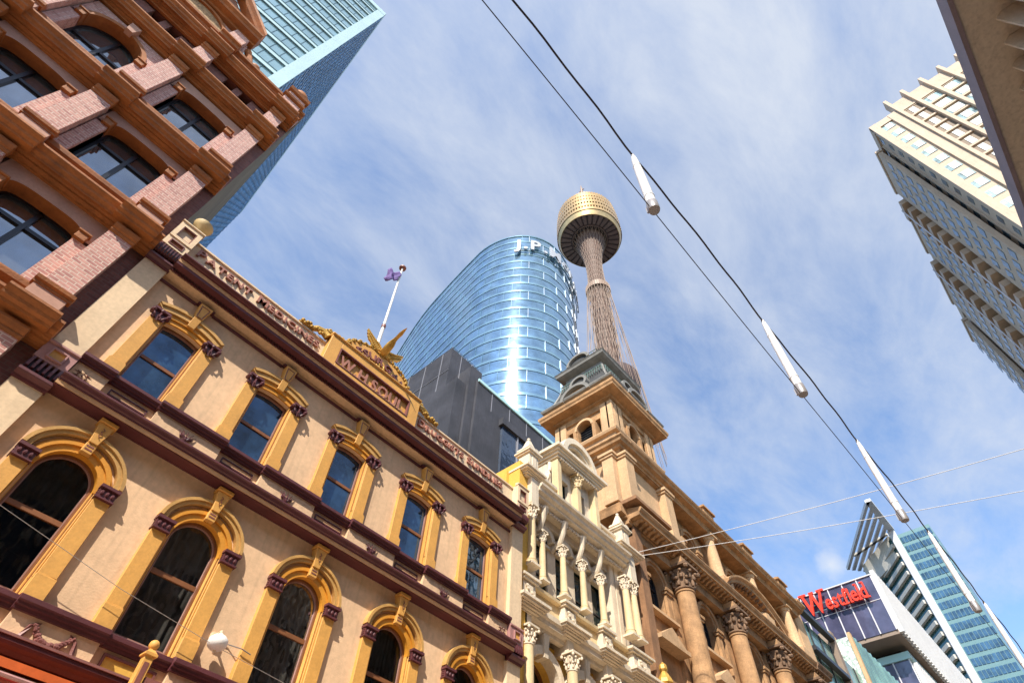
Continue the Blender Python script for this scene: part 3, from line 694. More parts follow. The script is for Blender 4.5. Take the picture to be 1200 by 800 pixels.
# urn on the left pedestal
b = MB(); b.lathe(-.66, D-.12, [(.13, 14.40), (.13, 14.46), (.07, 14.50), (.06, 14.62), (.09, 14.68), (.21, 14.78), (.27, 14.90), (.28, 14.95), (.23, 14.96), (.16, 14.88)], 20)
M['urn'] = mat('sand_coloured_urn', (0.62, 0.46, 0.22), 0.6, var=0.1, vscale=4)
tag(b.obj('urn', M['urn'], smooth=True), 'shallow sand coloured urn standing on the left parapet pedestal', 'urn')
# wall lamp between the second and third lower window
lp = thing('wall_lamp', 'round white lamp fixed to the cream wall beside the second arched window', 'lamp', (4.63, D, 5.0))
b = MB(); b.box(4.55, 4.71, D-.12, D, 5.30, 5.40); b.tube([(4.63, D-.1, 5.36), (4.64, D-.28, 5.38), (4.64, D-.30, 5.26)], .03, 8); b.obj('bracket', M['creamlight'], lp)
b = MB(); b.lathe(4.64, D-.30, [(.02, 5.02), (.09, 5.03), (.165, 5.08), (.19, 5.15), (.18, 5.22), (.12, 5.28), (.05, 5.31), (.04, 5.33)], 20); b.obj('globe', M['whitepaint'], lp, smooth=True)
b = MB(); b.tube([(4.64, D-.30, 4.97), (4.64, D-.30, 5.03)], .025, 8, .035); b.obj('tip', M['creamlight'], lp)
M['cablegrey'] = mat('grey_cable', (0.22, 0.19, 0.17), 0.6, var=0)
b = MB(); b.tube([(4.66, D-.06, 5.34), (4.95, D-.03, 5.33), (5.2, D-.16, 5.30), (5.42, D-.16, 5.27)], .012, 5)
tag(b.obj('lamp_cable', M['cablegrey']), 'dark cable running from the round wall lamp to the next window', 'cable')
# steel wire strung across the lower windows
b = MB(); b.tube([(.0, D-.34, 5.74), (2.6, D-.34, 5.30), (4.6, D-.34, 5.08), (7.2, D-.34, 4.9), (13.0, D-.34, 4.62)], .0055, 5)
M['wire'] = mat('steel_wire', (0.45, 0.42, 0.38), 0.4, metal=0.5, var=0)
tag(b.obj('wire', M['wire']), 'thin wire strung along the cream wall across the lower arched windows', 'wire')
# shopfront cornice and awning
b = MB(); b.mould(-1.07, 13.62, [(.12, 3.86), (.2, 3.88), (.24, 3.94), (.30, 3.98), (.33, 4.02), (.33, 4.08), (.12, 4.10)]); b.obj('shop_cornice', M['maroon'], soul)
b = MB(); b.mould(-1.07, 13.62, [(.12, 4.102), (.36, 4.082), (.37, 4.115), (.12, 4.14)]); b.obj('cornice_fillet', M['pinkish'], soul)
M['redenamel'] = mat('dark_red_enamel', (0.20, 0.018, 0.012), 0.3, var=0.2, vscale=1.2)
M['orangeenamel'] = mat('orange_red_enamel', (0.62, 0.13, 0.03), 0.4, var=0.15, vscale=1.2)
aw = thing('shop_awning', 'dark red shop awning with an orange edge below the garlanded cornice', 'awning', (3, D-.5, GZ))
b = MB(); b.loops([[(x, D-.12, 3.70), (x, D-.95, 3.42), (x, D-.95, 3.36), (x, D-.12, 3.30)] for x in (-1.6, 13.5)]); b.obj('canopy', M['redenamel'], aw)
b = MB(); b.loops([[(x, D-.12, 3.84), (x, D-.42, 3.78), (x, D-.42, 3.66), (x, D-.12, 3.72)] for x in (-1.6, 13.5)]); b.obj('edge_band', M['orangeenamel'], aw)
b = MB(); b.tube([(-1.6, D-1.0, 3.40), (13.5, D-1.0, 3.40)], .03, 6); b.obj('gutter', M['pinkish'], aw)
# ball-topped sign post
sp = thing('sign_frame', 'ochre sign frame with a ball finial standing over the shop awning', 'sign', (3.4, D-.9, GZ))
b = MB(); px_, py_ = 3.42, D-.85
b.box(px_-.075, px_+.075, py_-.075, py_+.075, 3.2, 4.30); b.box(px_-.11, px_+.11, py_-.11, py_+.11, 4.30, 4.34)
b.loops([[(px_+a*r_, py_+b_*r_, z) for a, b_ in ((-1,-1),(1,-1),(1,1),(-1,1))] for r_, z in ((.10, 4.345), (.04, 4.42))]); post = b.obj('post', M['ochre'], sp, bevel=.004)
b = MB(); b.blob(px_, py_, 4.49, .085, n=14, k=10); b.obj('ball', M['ochre'], sp, smooth=True)
b = MB(); b.box(px_-.04, px_+.04, py_-.085, py_-.075, 3.4, 4.2); b.box(px_+.075, px_+.085, py_-.04, py_+.04, 3.4, 4.2); b.obj('post_inlay', M['maroonlight'], post)
b = MB(); b.box(px_+.1, px_+1.6, py_-.03, py_+.03, 3.3, 3.95); b.obj('board', M['cream'], sp)
b = MB()
for a in ((px_+.1, px_+1.6, 3.95, 4.02), (px_+.1, px_+.16, 3.3, 3.95), (px_+1.54, px_+1.6, 3.3, 3.95)): b.box(a[0], a[1], py_-.05, py_+.05, a[2], a[3])
b.obj('board_frame', M['maroonlight'], sp)
# ---------------------------------------------------------------- red brick building on the left
red = thing('brick_building', 'pink and red brick building with brown stone cornices, brick piers and black framed windows', 'building', (-8, D, GZ))
PC = [-1.71, -4.68, -7.65, -10.62, -13.59]        # pier centres
BC = [-3.19, -6.16, -9.13, -12.10]                # bay centres
w = MB()
ST = [(6.0, 8.3), (9.95, 12.0), (13.95, 16.05), (17.8, 19.95)]     # sill, springing of each storey
zs_ = [GZ, 9.2, 13.1, 17.0, 21.2, 25.4]
for k in range(4):
    ops = []
    for j, c in enumerate(BC):
        if k == 3 and j == 1: ops.append((c, .86, ST[k][0], 19.3, 'round', .95))
        else: ops.append((c, .84, ST[k][0], ST[k][1]-.18, 'soft', .38))
    wall_openings(w, -16, -1.08, zs_[k], zs_[k+1], D, D+.42, ops)
ops = []
for c in BC:
    for dx_ in (-.33, .33): ops.append((c+dx_, .20, 22.3, 23.0, 'seg', .01))
wall_openings(w, -16, -1.08, 21.2, 25.4, D, D+.35, ops)
w.obj('wall', M['brickdark'], red)
b = MB(); b.add([(-1.08, D, GZ), (-1.08, D+26, GZ), (-1.08, D+26, 25.4), (-1.08, D, 25.4)], [(0,1,2,3)])
b.add([(-16, D, 25.4), (-1.08, D, 25.4), (-1.08, D+26, 25.4), (-16, D+26, 25.4)], [(0,1,2,3)]); b.obj('party_wall', M['greywall'], red)
# plaster spandrels with soft-cornered arches on each storey
for k in range(4):
    for j, c in enumerate(BC[:3]):
        arched = (k == 3 and j == 1)
        top = [12.62, 12.62, 16.60, 20.62][k] if k else 8.75
        m1 = MB(); y = D-.10
        ap = arch_pts(c, .86, 19.3, 'round', .95) if arched else arch_pts(c, .84, ST[k][1]-.18, 'soft', .38)
        xs0, xs1 = c-1.17, c+1.17
        m1.add([(xs0,y,ap[0][1]),(ap[0][0],y,ap[0][1]),(ap[0][0],y,top),(xs0,y,top)], [(0,1,2,3)])
        m1.add([(ap[-1][0],y,ap[-1][1]),(xs1,y,ap[-1][1]),(xs1,y,top),(ap[-1][0],y,top)], [(0,1,2,3)])
        for p, q in zip(ap, ap[1:]): m1.add([(p[0],y,p[1]),(q[0],y,q[1]),(q[0],y,top),(p[0],y,top)], [(0,1,2,3)])
        m1.obj('spandrel', M['brick' if arched else 'pinkrender'], red)
        r1 = MB()
        for p, q in zip(ap, ap[1:]): r1.add([(p[0],y-.001,p[1]),(q[0],y-.001,q[1]),(q[0],D+.40,q[1]-.002),(p[0],D+.40,p[1]-.002)], [(0,1,2,3)])
        r1.obj('arch_soffit', M['redbrown'], red)
        # imposts
        for sx in (-1, 1):
            r1 = MB(); x = c+sx*.93; zz = ap[0][1]
            r1.box(x-.12, x+.12, D-.22, D+.15, zz-.12, zz+.16); r1.box(x-.15, x+.15, D-.26, D+.15, zz+.1, zz+.16); r1.obj('impost', M['redbrown'], red, bevel=.01)
            r1 = MB(); r1.box(min(x-.09*sx, x+.24*sx), max(x-.09*sx, x+.24*sx), D-.12, D+.30, ST[k][0]-.1, zz-.12); r1.obj('jamb', M['brick'], red)
        if arched:
            r1 = MB(); r1.arc(c, 19.3, .86, 1.0, D-.16, D-.10, n=24, ez=1.1); r1.obj('arch_moulding', M['redbrown'], red)
            r1 = MB(); r1.loops([[(c-.10, D-.3, 20.2), (c+.10, D-.3, 20.2), (c+.16, D-.34, 20.62), (c-.16, D-.34, 20.62)], [(c-.10, D-.08, 20.2), (c+.10, D-.08, 20.2), (c+.16, D-.08, 20.62), (c-.16, D-.08, 20.62)]]); r1.obj('keystone', M['pinkrender'], red)
        # window: black frame, cross bars, panes
        zs0 = ST[k][0]; ko = ('round', .95) if arched else ('soft', .38); zp = 19.3 if arched else ST[k][1]-.18
        f = MB(); frame_ring(f, outline(c, .84, zs0, zp, *ko), outline(c, .76, zs0+.08, zp, ko[0], ko[1]-.08), D+.30, D+.42)
        win = f.obj('window', M['blackframe'], red)
        f = MB(); f.box(c-.76, c+.76, D+.32, D+.40, zp-.32, zp-.22); f.obj('transom', M['blackframe'], win)
        f = MB(); f.box(c-.05, c+.05, D+.30, D+.41, zs0, zp+ko[1]-.02); f.obj('mullion', M['blackframe'], win)
        f = MB(); pane(f, outline(c, .77, zs0+.05, zp, ko[0], ko[1]-.07), D+.38); f.obj('pane', M['skyglass'], win)
# brick piers, capitals, cornices
def redcornice(z, pier_o, mid_o, name):
    def prof(o, z0):
        return [(.10, z0), (.16, z0), (.18, z0+.05), (.28, z0+.07), (.29, z0+.12), (.34+.12*(o-.6), z0+.14), (o-.22, z0+.10), (o-.20, z0+.16), (o-.12, z0+.20), (o-.1, z0+.27), (o-.02, z0+.33), (o, z0+.36), (o, z0+.42), (.1, z0+.5)]
    edges = [-16] + sorted([p + e for p in PC for e in (-.52, .52)])
    b = MB(); edges = [e for e in edges if e > -16.1]
    xs = sorted(PC)
    x = -16.0; segs = []
    for p in xs:
        segs.append((x, p-.50)); x = p+.50
    segs.append((x, -1.08))
    for a_, b_ in segs: MB().mould(a_, b_, prof(mid_o, z)).obj(name, M['redbrown'], red)
    for p in xs: MB().mould(p-.50, p+.50, prof(pier_o, z)).obj('cornice_break', M['redbrown'], red)
for k, z in enumerate((8.75, 12.62, 16.58, 20.70, 22.95)):
    redcornice(z, .86, .68, 'cornice')
for p in PC[:3]:
    for z0, z1 in ((5.2, 8.5), (9.9, 12.35), (13.95, 16.3), (17.8, 20.4), (21.3, 22.7)):
        MB().box(p-.285, p+.285, D-.36, D+.02, z0, z1).obj('brick_pier', M['brick'], red)
        c_ = MB(); c_.mould(p-.30, p+.30, [(.3, z1), (.38, z1), (.41, z1+.05), (.41, z1+.09), (.46, z1+.12), (.50, z1+.2), (.50, z1+.26), (.3, z1+.27)]); c_.obj('pier_cap', M['redbrown'], red)
    for z0 in (9.2, 13.12, 17.05):
        c_ = MB(); c_.box(p-.34, p+.34, D-.42, D+.02, z0, z0+.62)
        c_.obj('pier_pedestal', M['pinkrender'], red)
        c_ = MB(); c_.mould(p-.40, p+.40, [(.40, z0+.60), (.44, z0+.61), (.45, z0+.67), (.50, z0+.70), (.52, z0+.78), (.36, z0+.83)]); c_.obj('pedestal_cap', M['redbrown'], red)
        c_ = MB(); c_.mould(p-.38, p+.38, [(.40, z0), (.47, z0+.01), (.47, z0+.08), (.40, z0+.1)]); c_.obj('pedestal_foot', M['redbrown'], red)
for k, z0 in enumerate((9.55, 13.48, 17.40)):
    for j, c in enumerate(BC[:3]):
        b = MB(); b.mould(c-1.14, c+1.14, [(.0, z0), (.14, z0), (.16, z0+.06), (.22, z0+.1), (.28, z0+.16), (.30, z0+.26), (.30, z0+.30), (.0, z0+.36)]); b.obj('window_sill', M['redbrown'], red)
        b = MB(); b.box(c-1.1, c+1.1, D-.12, D, z0-.36, z0); 
        for i in range(34): b.blob(c-1.05+i*.064, D-.13, z0-.18+.04*math.sin(i*2.1), .04, .03, .05, n=6, k=4)
        b.obj('carved_band', M['brownsoffit'], red)
# dark attic openings
for j, c in enumerate(BC[:3]):
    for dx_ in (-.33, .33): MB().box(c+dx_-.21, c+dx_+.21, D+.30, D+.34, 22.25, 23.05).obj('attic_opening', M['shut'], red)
# parapet, corner finial, gable
MB().box(-16, -1.08, D-.12, D+.3, 23.4, 24.6).obj('parapet', M['brick'], red)
b = MB(); b.mould(-16, -1.08, [(.12, 24.3), (.24, 24.34), (.28, 24.42), (.40, 24.48), (.42, 24.6), (.1, 24.7)]); b.obj('parapet_coping', M['redbrown'], red)
b = MB(); b.box(-2.1, -1.35, D-.45, D+.3, 23.45, 25.25); b.obj('corner_pedestal', M['brick'], red)
b = MB(); b.mould(-2.2, -1.25, [(.44, 24.55), (.56, 24.6), (.6, 24.7), (.44, 24.75)]); b.mould(-2.2, -1.25, [(.44, 25.2), (.56, 25.25), (.62, 25.4), (.4, 25.46)]); b.obj('pedestal_cornice', M['redbrown'], red)
b = MB(); b.lathe(-1.72, D-.12, [(.36, 25.46), (.36, 25.6), (.30, 25.68), (.36, 25.8), (.34, 26.05), (.2, 26.25), (.02, 26.32)], 16); b.obj('dome_finial', M['redbrown'], red, smooth=True)
GX0, GX1 = -7.95, -4.35
b = MB(); b.box(GX0, GX1, D-.20, D+.3, 23.4, 26.0); b.obj('gable_wall', M['brick'], red)
for p in (GX0+.33, GX1-.33):
    MB().box(p-.285, p+.285, D-.46, D+.2, 23.45, 25.8).obj('brick_pier', M['brick'], red)
    MB().mould(p-.4, p+.4, [(.4, 24.2), (.56, 24.24), (.6, 24.36), (.7, 24.42), (.7, 24.5), (.4, 24.6)]).obj('cornice_break', M['redbrown'], red)
b = MB(); b.mould(GX0-.15, GX1+.15, [(.2, 25.85), (.4, 25.88), (.44, 25.98), (.7, 26.0), (.74, 26.1), (.86, 26.2), (.88, 26.3), (.2, 26.34)]); b.obj('cornice', M['redbrown'], red)
gc = (GX0+GX1)/2
for sx in (-1, 1):
    b = MB(); x0, z0, x1, z1 = gc+sx*(GX1-gc+.15), 26.3, gc, 28.5
    L = [[(x, D-o, z+h) for o, h in ((.2, 0), (.6, .04), (.7, .12), (.86, .2), (.9, .34), (.2, .40))] for x, z in ((x0, z0), (x1, z1))]
    b.loops(L); b.obj('raking_cornice', M['redbrown'], red)
b = MB(); b.prism([(GX0, 26.3), (GX1, 26.3), (gc, 28.5)], D-.18, D+.25); b.obj('gable_tympanum', M['pinkrender'], red)
b = MB(); b.arc(gc, 24.55, .01, 1.05, D-.26, D-.2, 0, 180, n=22); b.obj('roundel', M['roughcast'], red)
b = MB(); b.arc(gc, 24.55, 1.05, 1.2, D-.36, D-.2, 0, 180, n=22); b.obj('roundel_ring', M['redbrown'], red)
# scroll beside the gable
b = MB()
sp_ = [(-4.15+.55*t, D-.2, 25.5-.75*t**.6+.08*math.sin(6*t)) for t in [i/10 for i in range(11)]]
b.tube(sp_, .15, 8, .10); b.blob(-3.55, D-.2, 24.9, .2, .15, .2, n=10, k=8); b.obj('scroll', M['redbrown'], red, smooth=True)

# ---------------------------------------------------------------- yellow flank wall and narrow white building
M['white'] = mat('cream_white_paint', (0.73, 0.61, 0.45), 0.7, var=0.12, vscale=1.5, bump=0.3, bscale=25, streak=0.2)
M['whitecol'] = mat('buff_column_paint', (0.66, 0.50, 0.28), 0.7, var=0.12, vscale=1.2, bump=0.15, bscale=20, streak=0.12)
M['infill'] = mat('buff_render', (0.46, 0.34, 0.20), 0.8, var=0.12, vscale=1.2, bump=0.2, bscale=20, streak=0.15)
M['greensash'] = glass_mat('green_black_glass', (0.012, 0.022, 0.018), 0.05, wav=0.01, spec=0.7)
yw = MB(); yw.box(13.66, 14.22, D+.12, D+14, GZ, 16.2); yw.box(13.5, 13.95, D+.7, D+1.2, 12.9, 15.9)
tag(yw.obj('flank_wall', M['yellow']), 'yellow rendered wall showing between the cream and the white facades', 'wall')
wb_ = thing('narrow_building', 'narrow white and cream ornate facade with slender columns, obelisks and an arched gable', 'building', (18, D, GZ))
WY = D + .95     # wall plane of the white building
cols = [15.32, 16.62, 17.92, 19.22]
b = MB(); b.add([(13.9, WY+.5, GZ), (22.4, WY+.5, GZ), (22.4, WY+.5, 14.6), (13.9, WY+.5, 14.6)], [(0,1,2,3)])
b.box(13.9, 22.4, WY+.55, D+12, GZ, 15.6); b.obj('back_wall', M['infill'], wb_)
# upper storey: pillared windows between columns
wins = [14.85, 16.05, 17.30, 18.55, 19.75]
w = MB(); wall_openings(w, 13.9, 22.4, 11.2, 15.2, WY, WY+.3, [(c, .36, 11.35, 13.75, 'seg', .02) for c in wins]); w.obj('wall', M['white'], wb_)
for c in wins:
    f = MB(); frame_ring(f, outline(c, .36, 11.35, 13.75, 'seg', .02), outline(c, .32, 11.4, 13.72, 'seg', .02), WY+.1, WY+.2); win = f.obj('window', M['greensash'], wb_)
    f = MB(); f.box(c-.32, c+.32, WY+.12, WY+.18, 12.5, 12.56); f.obj('meeting_rail', M['shut'], win)
    f = MB(); pane(f, outline(c, .33, 11.38, 13.73, 'seg', .02), WY+.16); f.obj('pane', M['greensash'], win)
    MB().box(c-.45, c+.45, WY-.10, WY, 13.78, 13.9).obj('window_lintel', M['white'], wb_)
    f = MB(); f.arc(c, 14.0, .34, .55, WY-.3, WY, n=14); f.obj('shell_arch', M['white'], wb_)
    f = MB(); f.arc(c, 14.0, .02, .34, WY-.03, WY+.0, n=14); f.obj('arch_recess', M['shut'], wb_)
def column(x, y, z0, z1, r, caph, par, mt, name='column'):
    b = MB(); b.lathe(x, y, [(r*1.45, z0), (r*1.45, z0+r*.5), (r*1.25, z0+r*.7), (r*1.35, z0+r*1.0), (r*1.1, z0+r*1.2), (r*1.04, z0+r*1.5), (r*1.0, z0+(z1-z0)*.35), (r*.86, z1-caph)], 16)
    c = b.obj(name, mt, par, smooth=True)
    k = MB(); k.box(x-r*1.5, x+r*1.5, y-r*1.5, y+r*1.5, z0-r*.5, z0); k.obj('base', M['white'] if par is wb_ else mt, c)
    k = MB(); capital(k, x, y, z1-caph, caph, r*.88); k.obj('capital', M['white'] if par is wb_ else M['sandcap'], c, smooth=True)
    return c
for x in cols: column(x, D+.32, 11.65, 13.75, .135, .5, wb_, M['whitecol'])
for x in (14.38, 20.75, 21.35): column(x, D+.08, 11.75, 14.3, .17, .62, wb_, M['whitecol'])
for x, w_ in ((13.98, .14), (20.45, .15), (20.83, .14)):
    MB().box(x-w_, x+w_, D+.5, WY, 11.2, 14.9).obj('pilaster', M['white'], wb_)
for x in (14.38, 21.35): MB().box(x-.22, x+.22, D-.10, WY, 14.32, 15.55).obj('entablature_block', M['white'], wb_)
# scroll consoles on the frieze
for x in cols:
    k = MB(); k.tube([(x, WY-.05, 13.75), (x, D+.42, 14.0), (x, D+.28, 14.35), (x, D+.12, 14.85)], .10, 8, .14); k.obj('console', M['white'], wb_, smooth=True)
b = MB(); b.box(14.6, 21.1, D+.62, WY, 14.55, 14.9); b.obj('frieze', M['white'], wb_)
b = MB()
b.mould(14.62, 21.1, [(-.62, 14.88), (-.3, 14.9), (-.28, 14.98), (-.02, 15.02), (0, 15.12), (.14, 15.18), (.16, 15.3), (.28, 15.38), (.30, 15.48), (-.62, 15.6)]); b.obj('main_cornice', M['white'], wb_)
dn = MB()
for i in range(44): dn.box(14.7+i*.145, 14.77+i*.145, D+.2, D+.32, 14.78, 14.9)
dn.obj('dentil_row', M['white'], wb_)
def breakcornice(x0, x1, z, y0, k=1.0, nm='cornice_break'):
    b = MB(); 
    for o, za, zb in ((.02, 0, .06), (.10, .06, .13), (.16, .13, .17), (.26, .17, .24), (.32, .24, .34)):
        b.box(x0-o*k, x1+o*k, D-y0-o*k, WY, z+za, z+zb-.001)
    b.obj(nm, M['white'], wb_)
breakcornice(13.95, 14.55, 15.55, .02); breakcornice(20.6, 21.9, 15.55, .02)
# obelisks
def obelisk(x, z, h, lab):
    t = thing('obelisk', lab, 'obelisk', (x, D+.25, z), 'obelisks on the white facade')
    b = MB(); b.box(x-.30, x+.30, D-.05, D+.55, z, z+.95); b.box(x-.13, x+.13, D-.09, D-.05, z+.12, z+.8); b.obj('pedestal', M['white'], t, bevel=.01)
    b = MB(); b.box(x-.38, x+.38, D-.13, D+.63, z+.95, z+1.03); b.box(x-.44, x+.44, D-.19, D+.69, z+1.03, z+1.10); b.box(x-.36, x+.36, D-.11, D+.61, z+1.10, z+1.2)
    for sx in (-1, 1): b.arc(x+sx*.2, z+1.2, .05, .2, D-.08, D+.58, 0, 180, n=8)
    b.obj('cap', M['white'], t)
    b = MB(); cy = D+.25
    b.loops([[(x+a*r_, cy+c*r_, zz) for a, c in ((-1,-1),(1,-1),(1,1),(-1,1))] for r_, zz in ((.24, z+1.2), (.22, z+1.45), (.07, z+1.2+h))]); b.lathe(x, cy, [(.06, z+1.2+h), (.09, z+1.25+h), (.07, z+1.33+h), (.01, z+1.36+h)], 8); b.obj('needle', M['white'], t)
obelisk(14.35, 15.9, .75, 'white obelisk on a pedestal above the left end of the white facade')
obelisk(21.2, 15.9, .75, 'white obelisk on a pedestal above the right end of the white facade')
# gable: window aedicule, scrolled side walls, arched top with a carved shell
gx0, gx1 = 16.35, 19.5; gm = (gx0+gx1)/2; gy = D+.55
w = MB(); wall_openings(w, gx0, gx1, 15.6, 18.9, gy, gy+.3, [(gm-.62, .26, 15.95, 17.6, 'seg', .03), (gm+.62, .26, 15.95, 17.6, 'seg', .03)])
w.box(gx0, gx1, gy+.31, gy+2.2, 15.6, 18.9); w.obj('gable_wall', M['white'], wb_)
for sx in (-1, 1):
    f = MB(); c = gm+sx*.62; frame_ring(f, outline(c, .26, 15.95, 17.6, 'seg', .03), outline(c, .22, 16.0, 17.57, 'seg', .03), gy+.2, gy+.3); win = f.obj('window', M['greensash'], wb_)
    f = MB(); pane(f, outline(c, .23, 15.98, 17.58, 'seg', .03), gy+.25); f.obj('pane', M['greensash'], win)
for x in (gx0+.15, gm, gx1-.15): MB().box(x-.13, x+.13, gy-.35, gy, 15.6, 18.3).obj('pilaster', M['whitecol'], wb_)
k = MB(); capital(k, gm, gy-.28, 17.5, .7, .16); k.obj('bust_ornament', M['whitecol'], wb_, smooth=True)
b = MB()
for o, za, zb in ((.06, 18.3, 18.42), (.16, 18.42, 18.55), (.26, 18.55, 18.66), (.38, 18.66, 18.82)): b.box(gx0-o, gx1+o, gy-.38-o, gy+2.2, za, zb-.002)
b.obj('gable_cornice', M['white'], wb_)
b = MB(); dnn = [b.box(gx0+.1+i*.16, gx0+.18+i*.16, gy-.52, gy-.4, 18.18, 18.29) for i in range(18)]; b.obj('dentil_row', M['white'], wb_)
b = MB(); b.arc(gm, 18.82, 1.08, 1.38, gy-.60, gy+1.0, 0, 180, n=26); b.arc(gm, 18.82, .92, 1.08, gy-.45, gy+.2, 0, 180, n=26); b.obj('gable_arch', M['white'], wb_)
b = MB(); b.arc(gm, 18.82, .01, .94, gy-.2, gy, 0, 180, n=26); b.obj('tympanum', M['infill'], wb_)
b = MB(); 
for i in range(60):
    a = random.uniform(0, PI); rr = random.uniform(.25, .85); b.blob(gm+rr*math.cos(a), gy-.24, 18.85+rr*math.sin(a), random.uniform(.04,.1), .07, random.uniform(.04,.1), n=6, k=4)
b.blob(gm, gy-.3, 19.2, .2, .15, .28, n=10, k=8); b.obj('tympanum_carving', M['white'], wb_, smooth=True)
for sx in (-1, 1):    # concave wings beside the gable
    xo = gx0 if sx < 0 else gx1
    pts = [(xo, 15.9)] + [(xo + sx*(1.15*(1-math.cos(PI/2*t/10)) ), 18.2 - 1.75*math.sin(PI/2*t/10)) for t in range(11)] + [(xo+sx*1.15, 15.9)]
    b = MB(); b.prism(pts, gy+.05, gy+.35); b.obj('gable_wing', M['white'], wb_)
    b = MB(); b.tube([(p[0], gy+.1, p[1]) for p in pts[1:-1]], .10, 8); b.obj('wing_scroll', M['white'], wb_, smooth=True)
# side parapets with carved panels
for x0, x1 in ((14.7, 16.3), (19.55, 20.8)):
    b = MB(); b.box(x0, x1, D+.35, D+.6, 15.6, 16.35); b.mould(x0, x1, [(-.35, 16.35), (-.24, 16.38), (-.22, 16.5), (-.35, 16.54)]); b.obj('parapet_panel', M['white'], wb_)
    b = MB()
    for i in range(22): b.blob(x0+.12+random.random()*(x1-x0-.24), D+.32, 15.75+random.random()*.5, .06, .05, .06, n=6, k=4)
    b.obj('panel_carving', M['white'], wb_)
# lower cornice, balustrade and the big arches under it
b = MB(); b.mould(13.95, 22.2, [(-.45, 9.75), (-.3, 9.77), (-.28, 9.9), (-.1, 9.95), (-.08, 10.1), (.0, 10.15), (.02, 10.32), (-.4, 10.36)]); b.obj('lower_cornice', M['white'], wb_)
BX = [14.3, 16.62, 18.95, 21.3]
for x in BX:
    wd = .42 if x not in (21.3,) else .75
    breakcornice(x-wd, x+wd, 10.0, -.02)
    b = MB(); b.box(x-wd*.8, x+wd*.8, D+.08, WY, 10.36, 11.05); b.box(x-wd*.4, x+wd*.4, D+.04, D+.08, 10.5, 10.95); b.obj('balcony_pier', M['white'], wb_, bevel=.01)
    b = MB(); b.box(x-wd*.95, x+wd*.95, D-.02, WY, 11.06, 11.15); b.box(x-wd*1.1, x+wd*1.1, D-.08, WY, 11.15, 11.24); b.obj('balcony_cap', M['white'], wb_)
    k = MB()
    for i in range(5): k.blob(x+.18*math.sin(i*1.3), D+.03, 10.5+.09*i, .08, .05, .06, n=7, k=4)
    k.obj('pier_carving', M['white'], wb_, smooth=True)
    MB().box(x-.16, x+.16, D+.12, WY, 9.5, 10.0).obj('entablature_block', M['white'], wb_)
b = MB(); b.mould(14.6, 20.7, [(-.30, 11.08), (-.18, 11.1), (-.16, 11.2), (-.3, 11.24)]); b.box(14.6, 20.7, D+.35, D+.5, 10.4, 11.08); b.obj('balcony_parapet', M['whitecol'], wb_)
for x in BX: column(x, D+.12, 4.5, 9.5, .21, .62, wb_, M['whitecol'])
for i in range(3):
    c = (BX[i]+BX[i+1])/2
    w = MB(); wall_openings(w, BX[i], BX[i+1], GZ, 9.75, WY-.2, WY+.25, [(c, .82, 1.0, 8.3, 'round', .82)]); w.obj('arcade_wall', M['yellow'], wb_)
    b = MB(); b.arc(c, 8.3, .80, 1.08, D+.36, WY-.19, 0, 180, n=24); b.obj('arch_ring', M['white'], wb_)
    b = MB(); b.loops([[(c-.10, D+.3, 9.0), (c+.10, D+.3, 9.0), (c+.14, D+.26, 9.75), (c-.14, D+.26, 9.75)], [(c-.10, WY-.2, 9.0), (c+.10, WY-.2, 9.0), (c+.14, WY-.2, 9.75), (c-.14, WY-.2, 9.75)]]); b.obj('keystone', M['white'], wb_)
    f = MB(); frame_ring(f, outline(c, .82, 1.0, 8.3, 'round', .82, 20), outline(c, .74, 1.1, 8.3, 'round', .74, 20), WY+.1, WY+.24); win = f.obj('window', M['winframe'], wb_)
    f = MB(); f.box(c-.76, c+.76, WY+.08, WY+.22, 8.22, 8.38); f.obj('transom', M['white'], win)
    f = MB(); pane(f, outline(c, .76, 1.05, 8.3, 'round', .76, 20), WY+.2); f.obj('pane', M['greensash'], win)
# ---------------------------------------------------------------- sandstone building with the corner tower
M['sand'] = mat('sandstone', (0.46, 0.26, 0.12), 0.85, var=0.28, vscale=1.6, bump=0.5, bscale=9, streak=0.12, fine=.12)
M['sandlight'] = mat('pale_sandstone', (0.58, 0.37, 0.20), 0.85, var=0.15, vscale=0.8, bump=0.35, bscale=9, streak=0.12, fine=.1)
M['sanddark'] = mat('weathered_brown_sandstone', (0.30, 0.155, 0.075), 0.9, var=0.25, vscale=1.0, bump=0.5, bscale=12, streak=0.2)
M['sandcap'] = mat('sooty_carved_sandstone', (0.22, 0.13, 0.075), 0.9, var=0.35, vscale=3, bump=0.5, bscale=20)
M['slate'] = mat('slate_roofing', (0.05, 0.05, 0.05), 0.6, var=0.25, vscale=3, bump=0.4, bscale=20)
M['lead'] = mat('lead_grey_trim', (0.23, 0.22, 0.20), 0.6, var=0.2, vscale=2, bump=0.2)
M['verdigris'] = mat('verdigris_iron', (0.12, 0.19, 0.17), 0.7, var=0.3, vscale=4)
M['darkglass2'] = glass_mat('sooty_window_glass', (0.012, 0.013, 0.015), 0.08, wav=0.012, spec=0.6)
sand = thing('sandstone_building', 'brown sandstone building with giant carved columns, arched windows and a mansard roofed corner tower', 'building', (35, D, GZ))
SY = D + .72
SX0, SX1 = 22.35, 46.2
SCOL = [26.6, 32.2, 37.7, 43.2]
SB = [24.7, 29.95, 35.4, 40.9]
w = MB(); wall_openings(w, SX0, 44.6, 12.2, 18.0, SY, SY+.6, [(c, .82, 14.5, 16.15, 'round', .82) for c in SB])
wall_openings(w, SX0, 44.6, GZ, 12.2, SY, SY+.6, [(c, .85, 2.0, 11.0, 'seg', .1) for c in SB])
wall_openings(w, SX0, 44.6, 18.0, 23.0, SY, SY+.5, [(c, .72, 19.2, 20.9, 'round', .72) for c in SB])
w.obj('wall', M['sand'], sand)
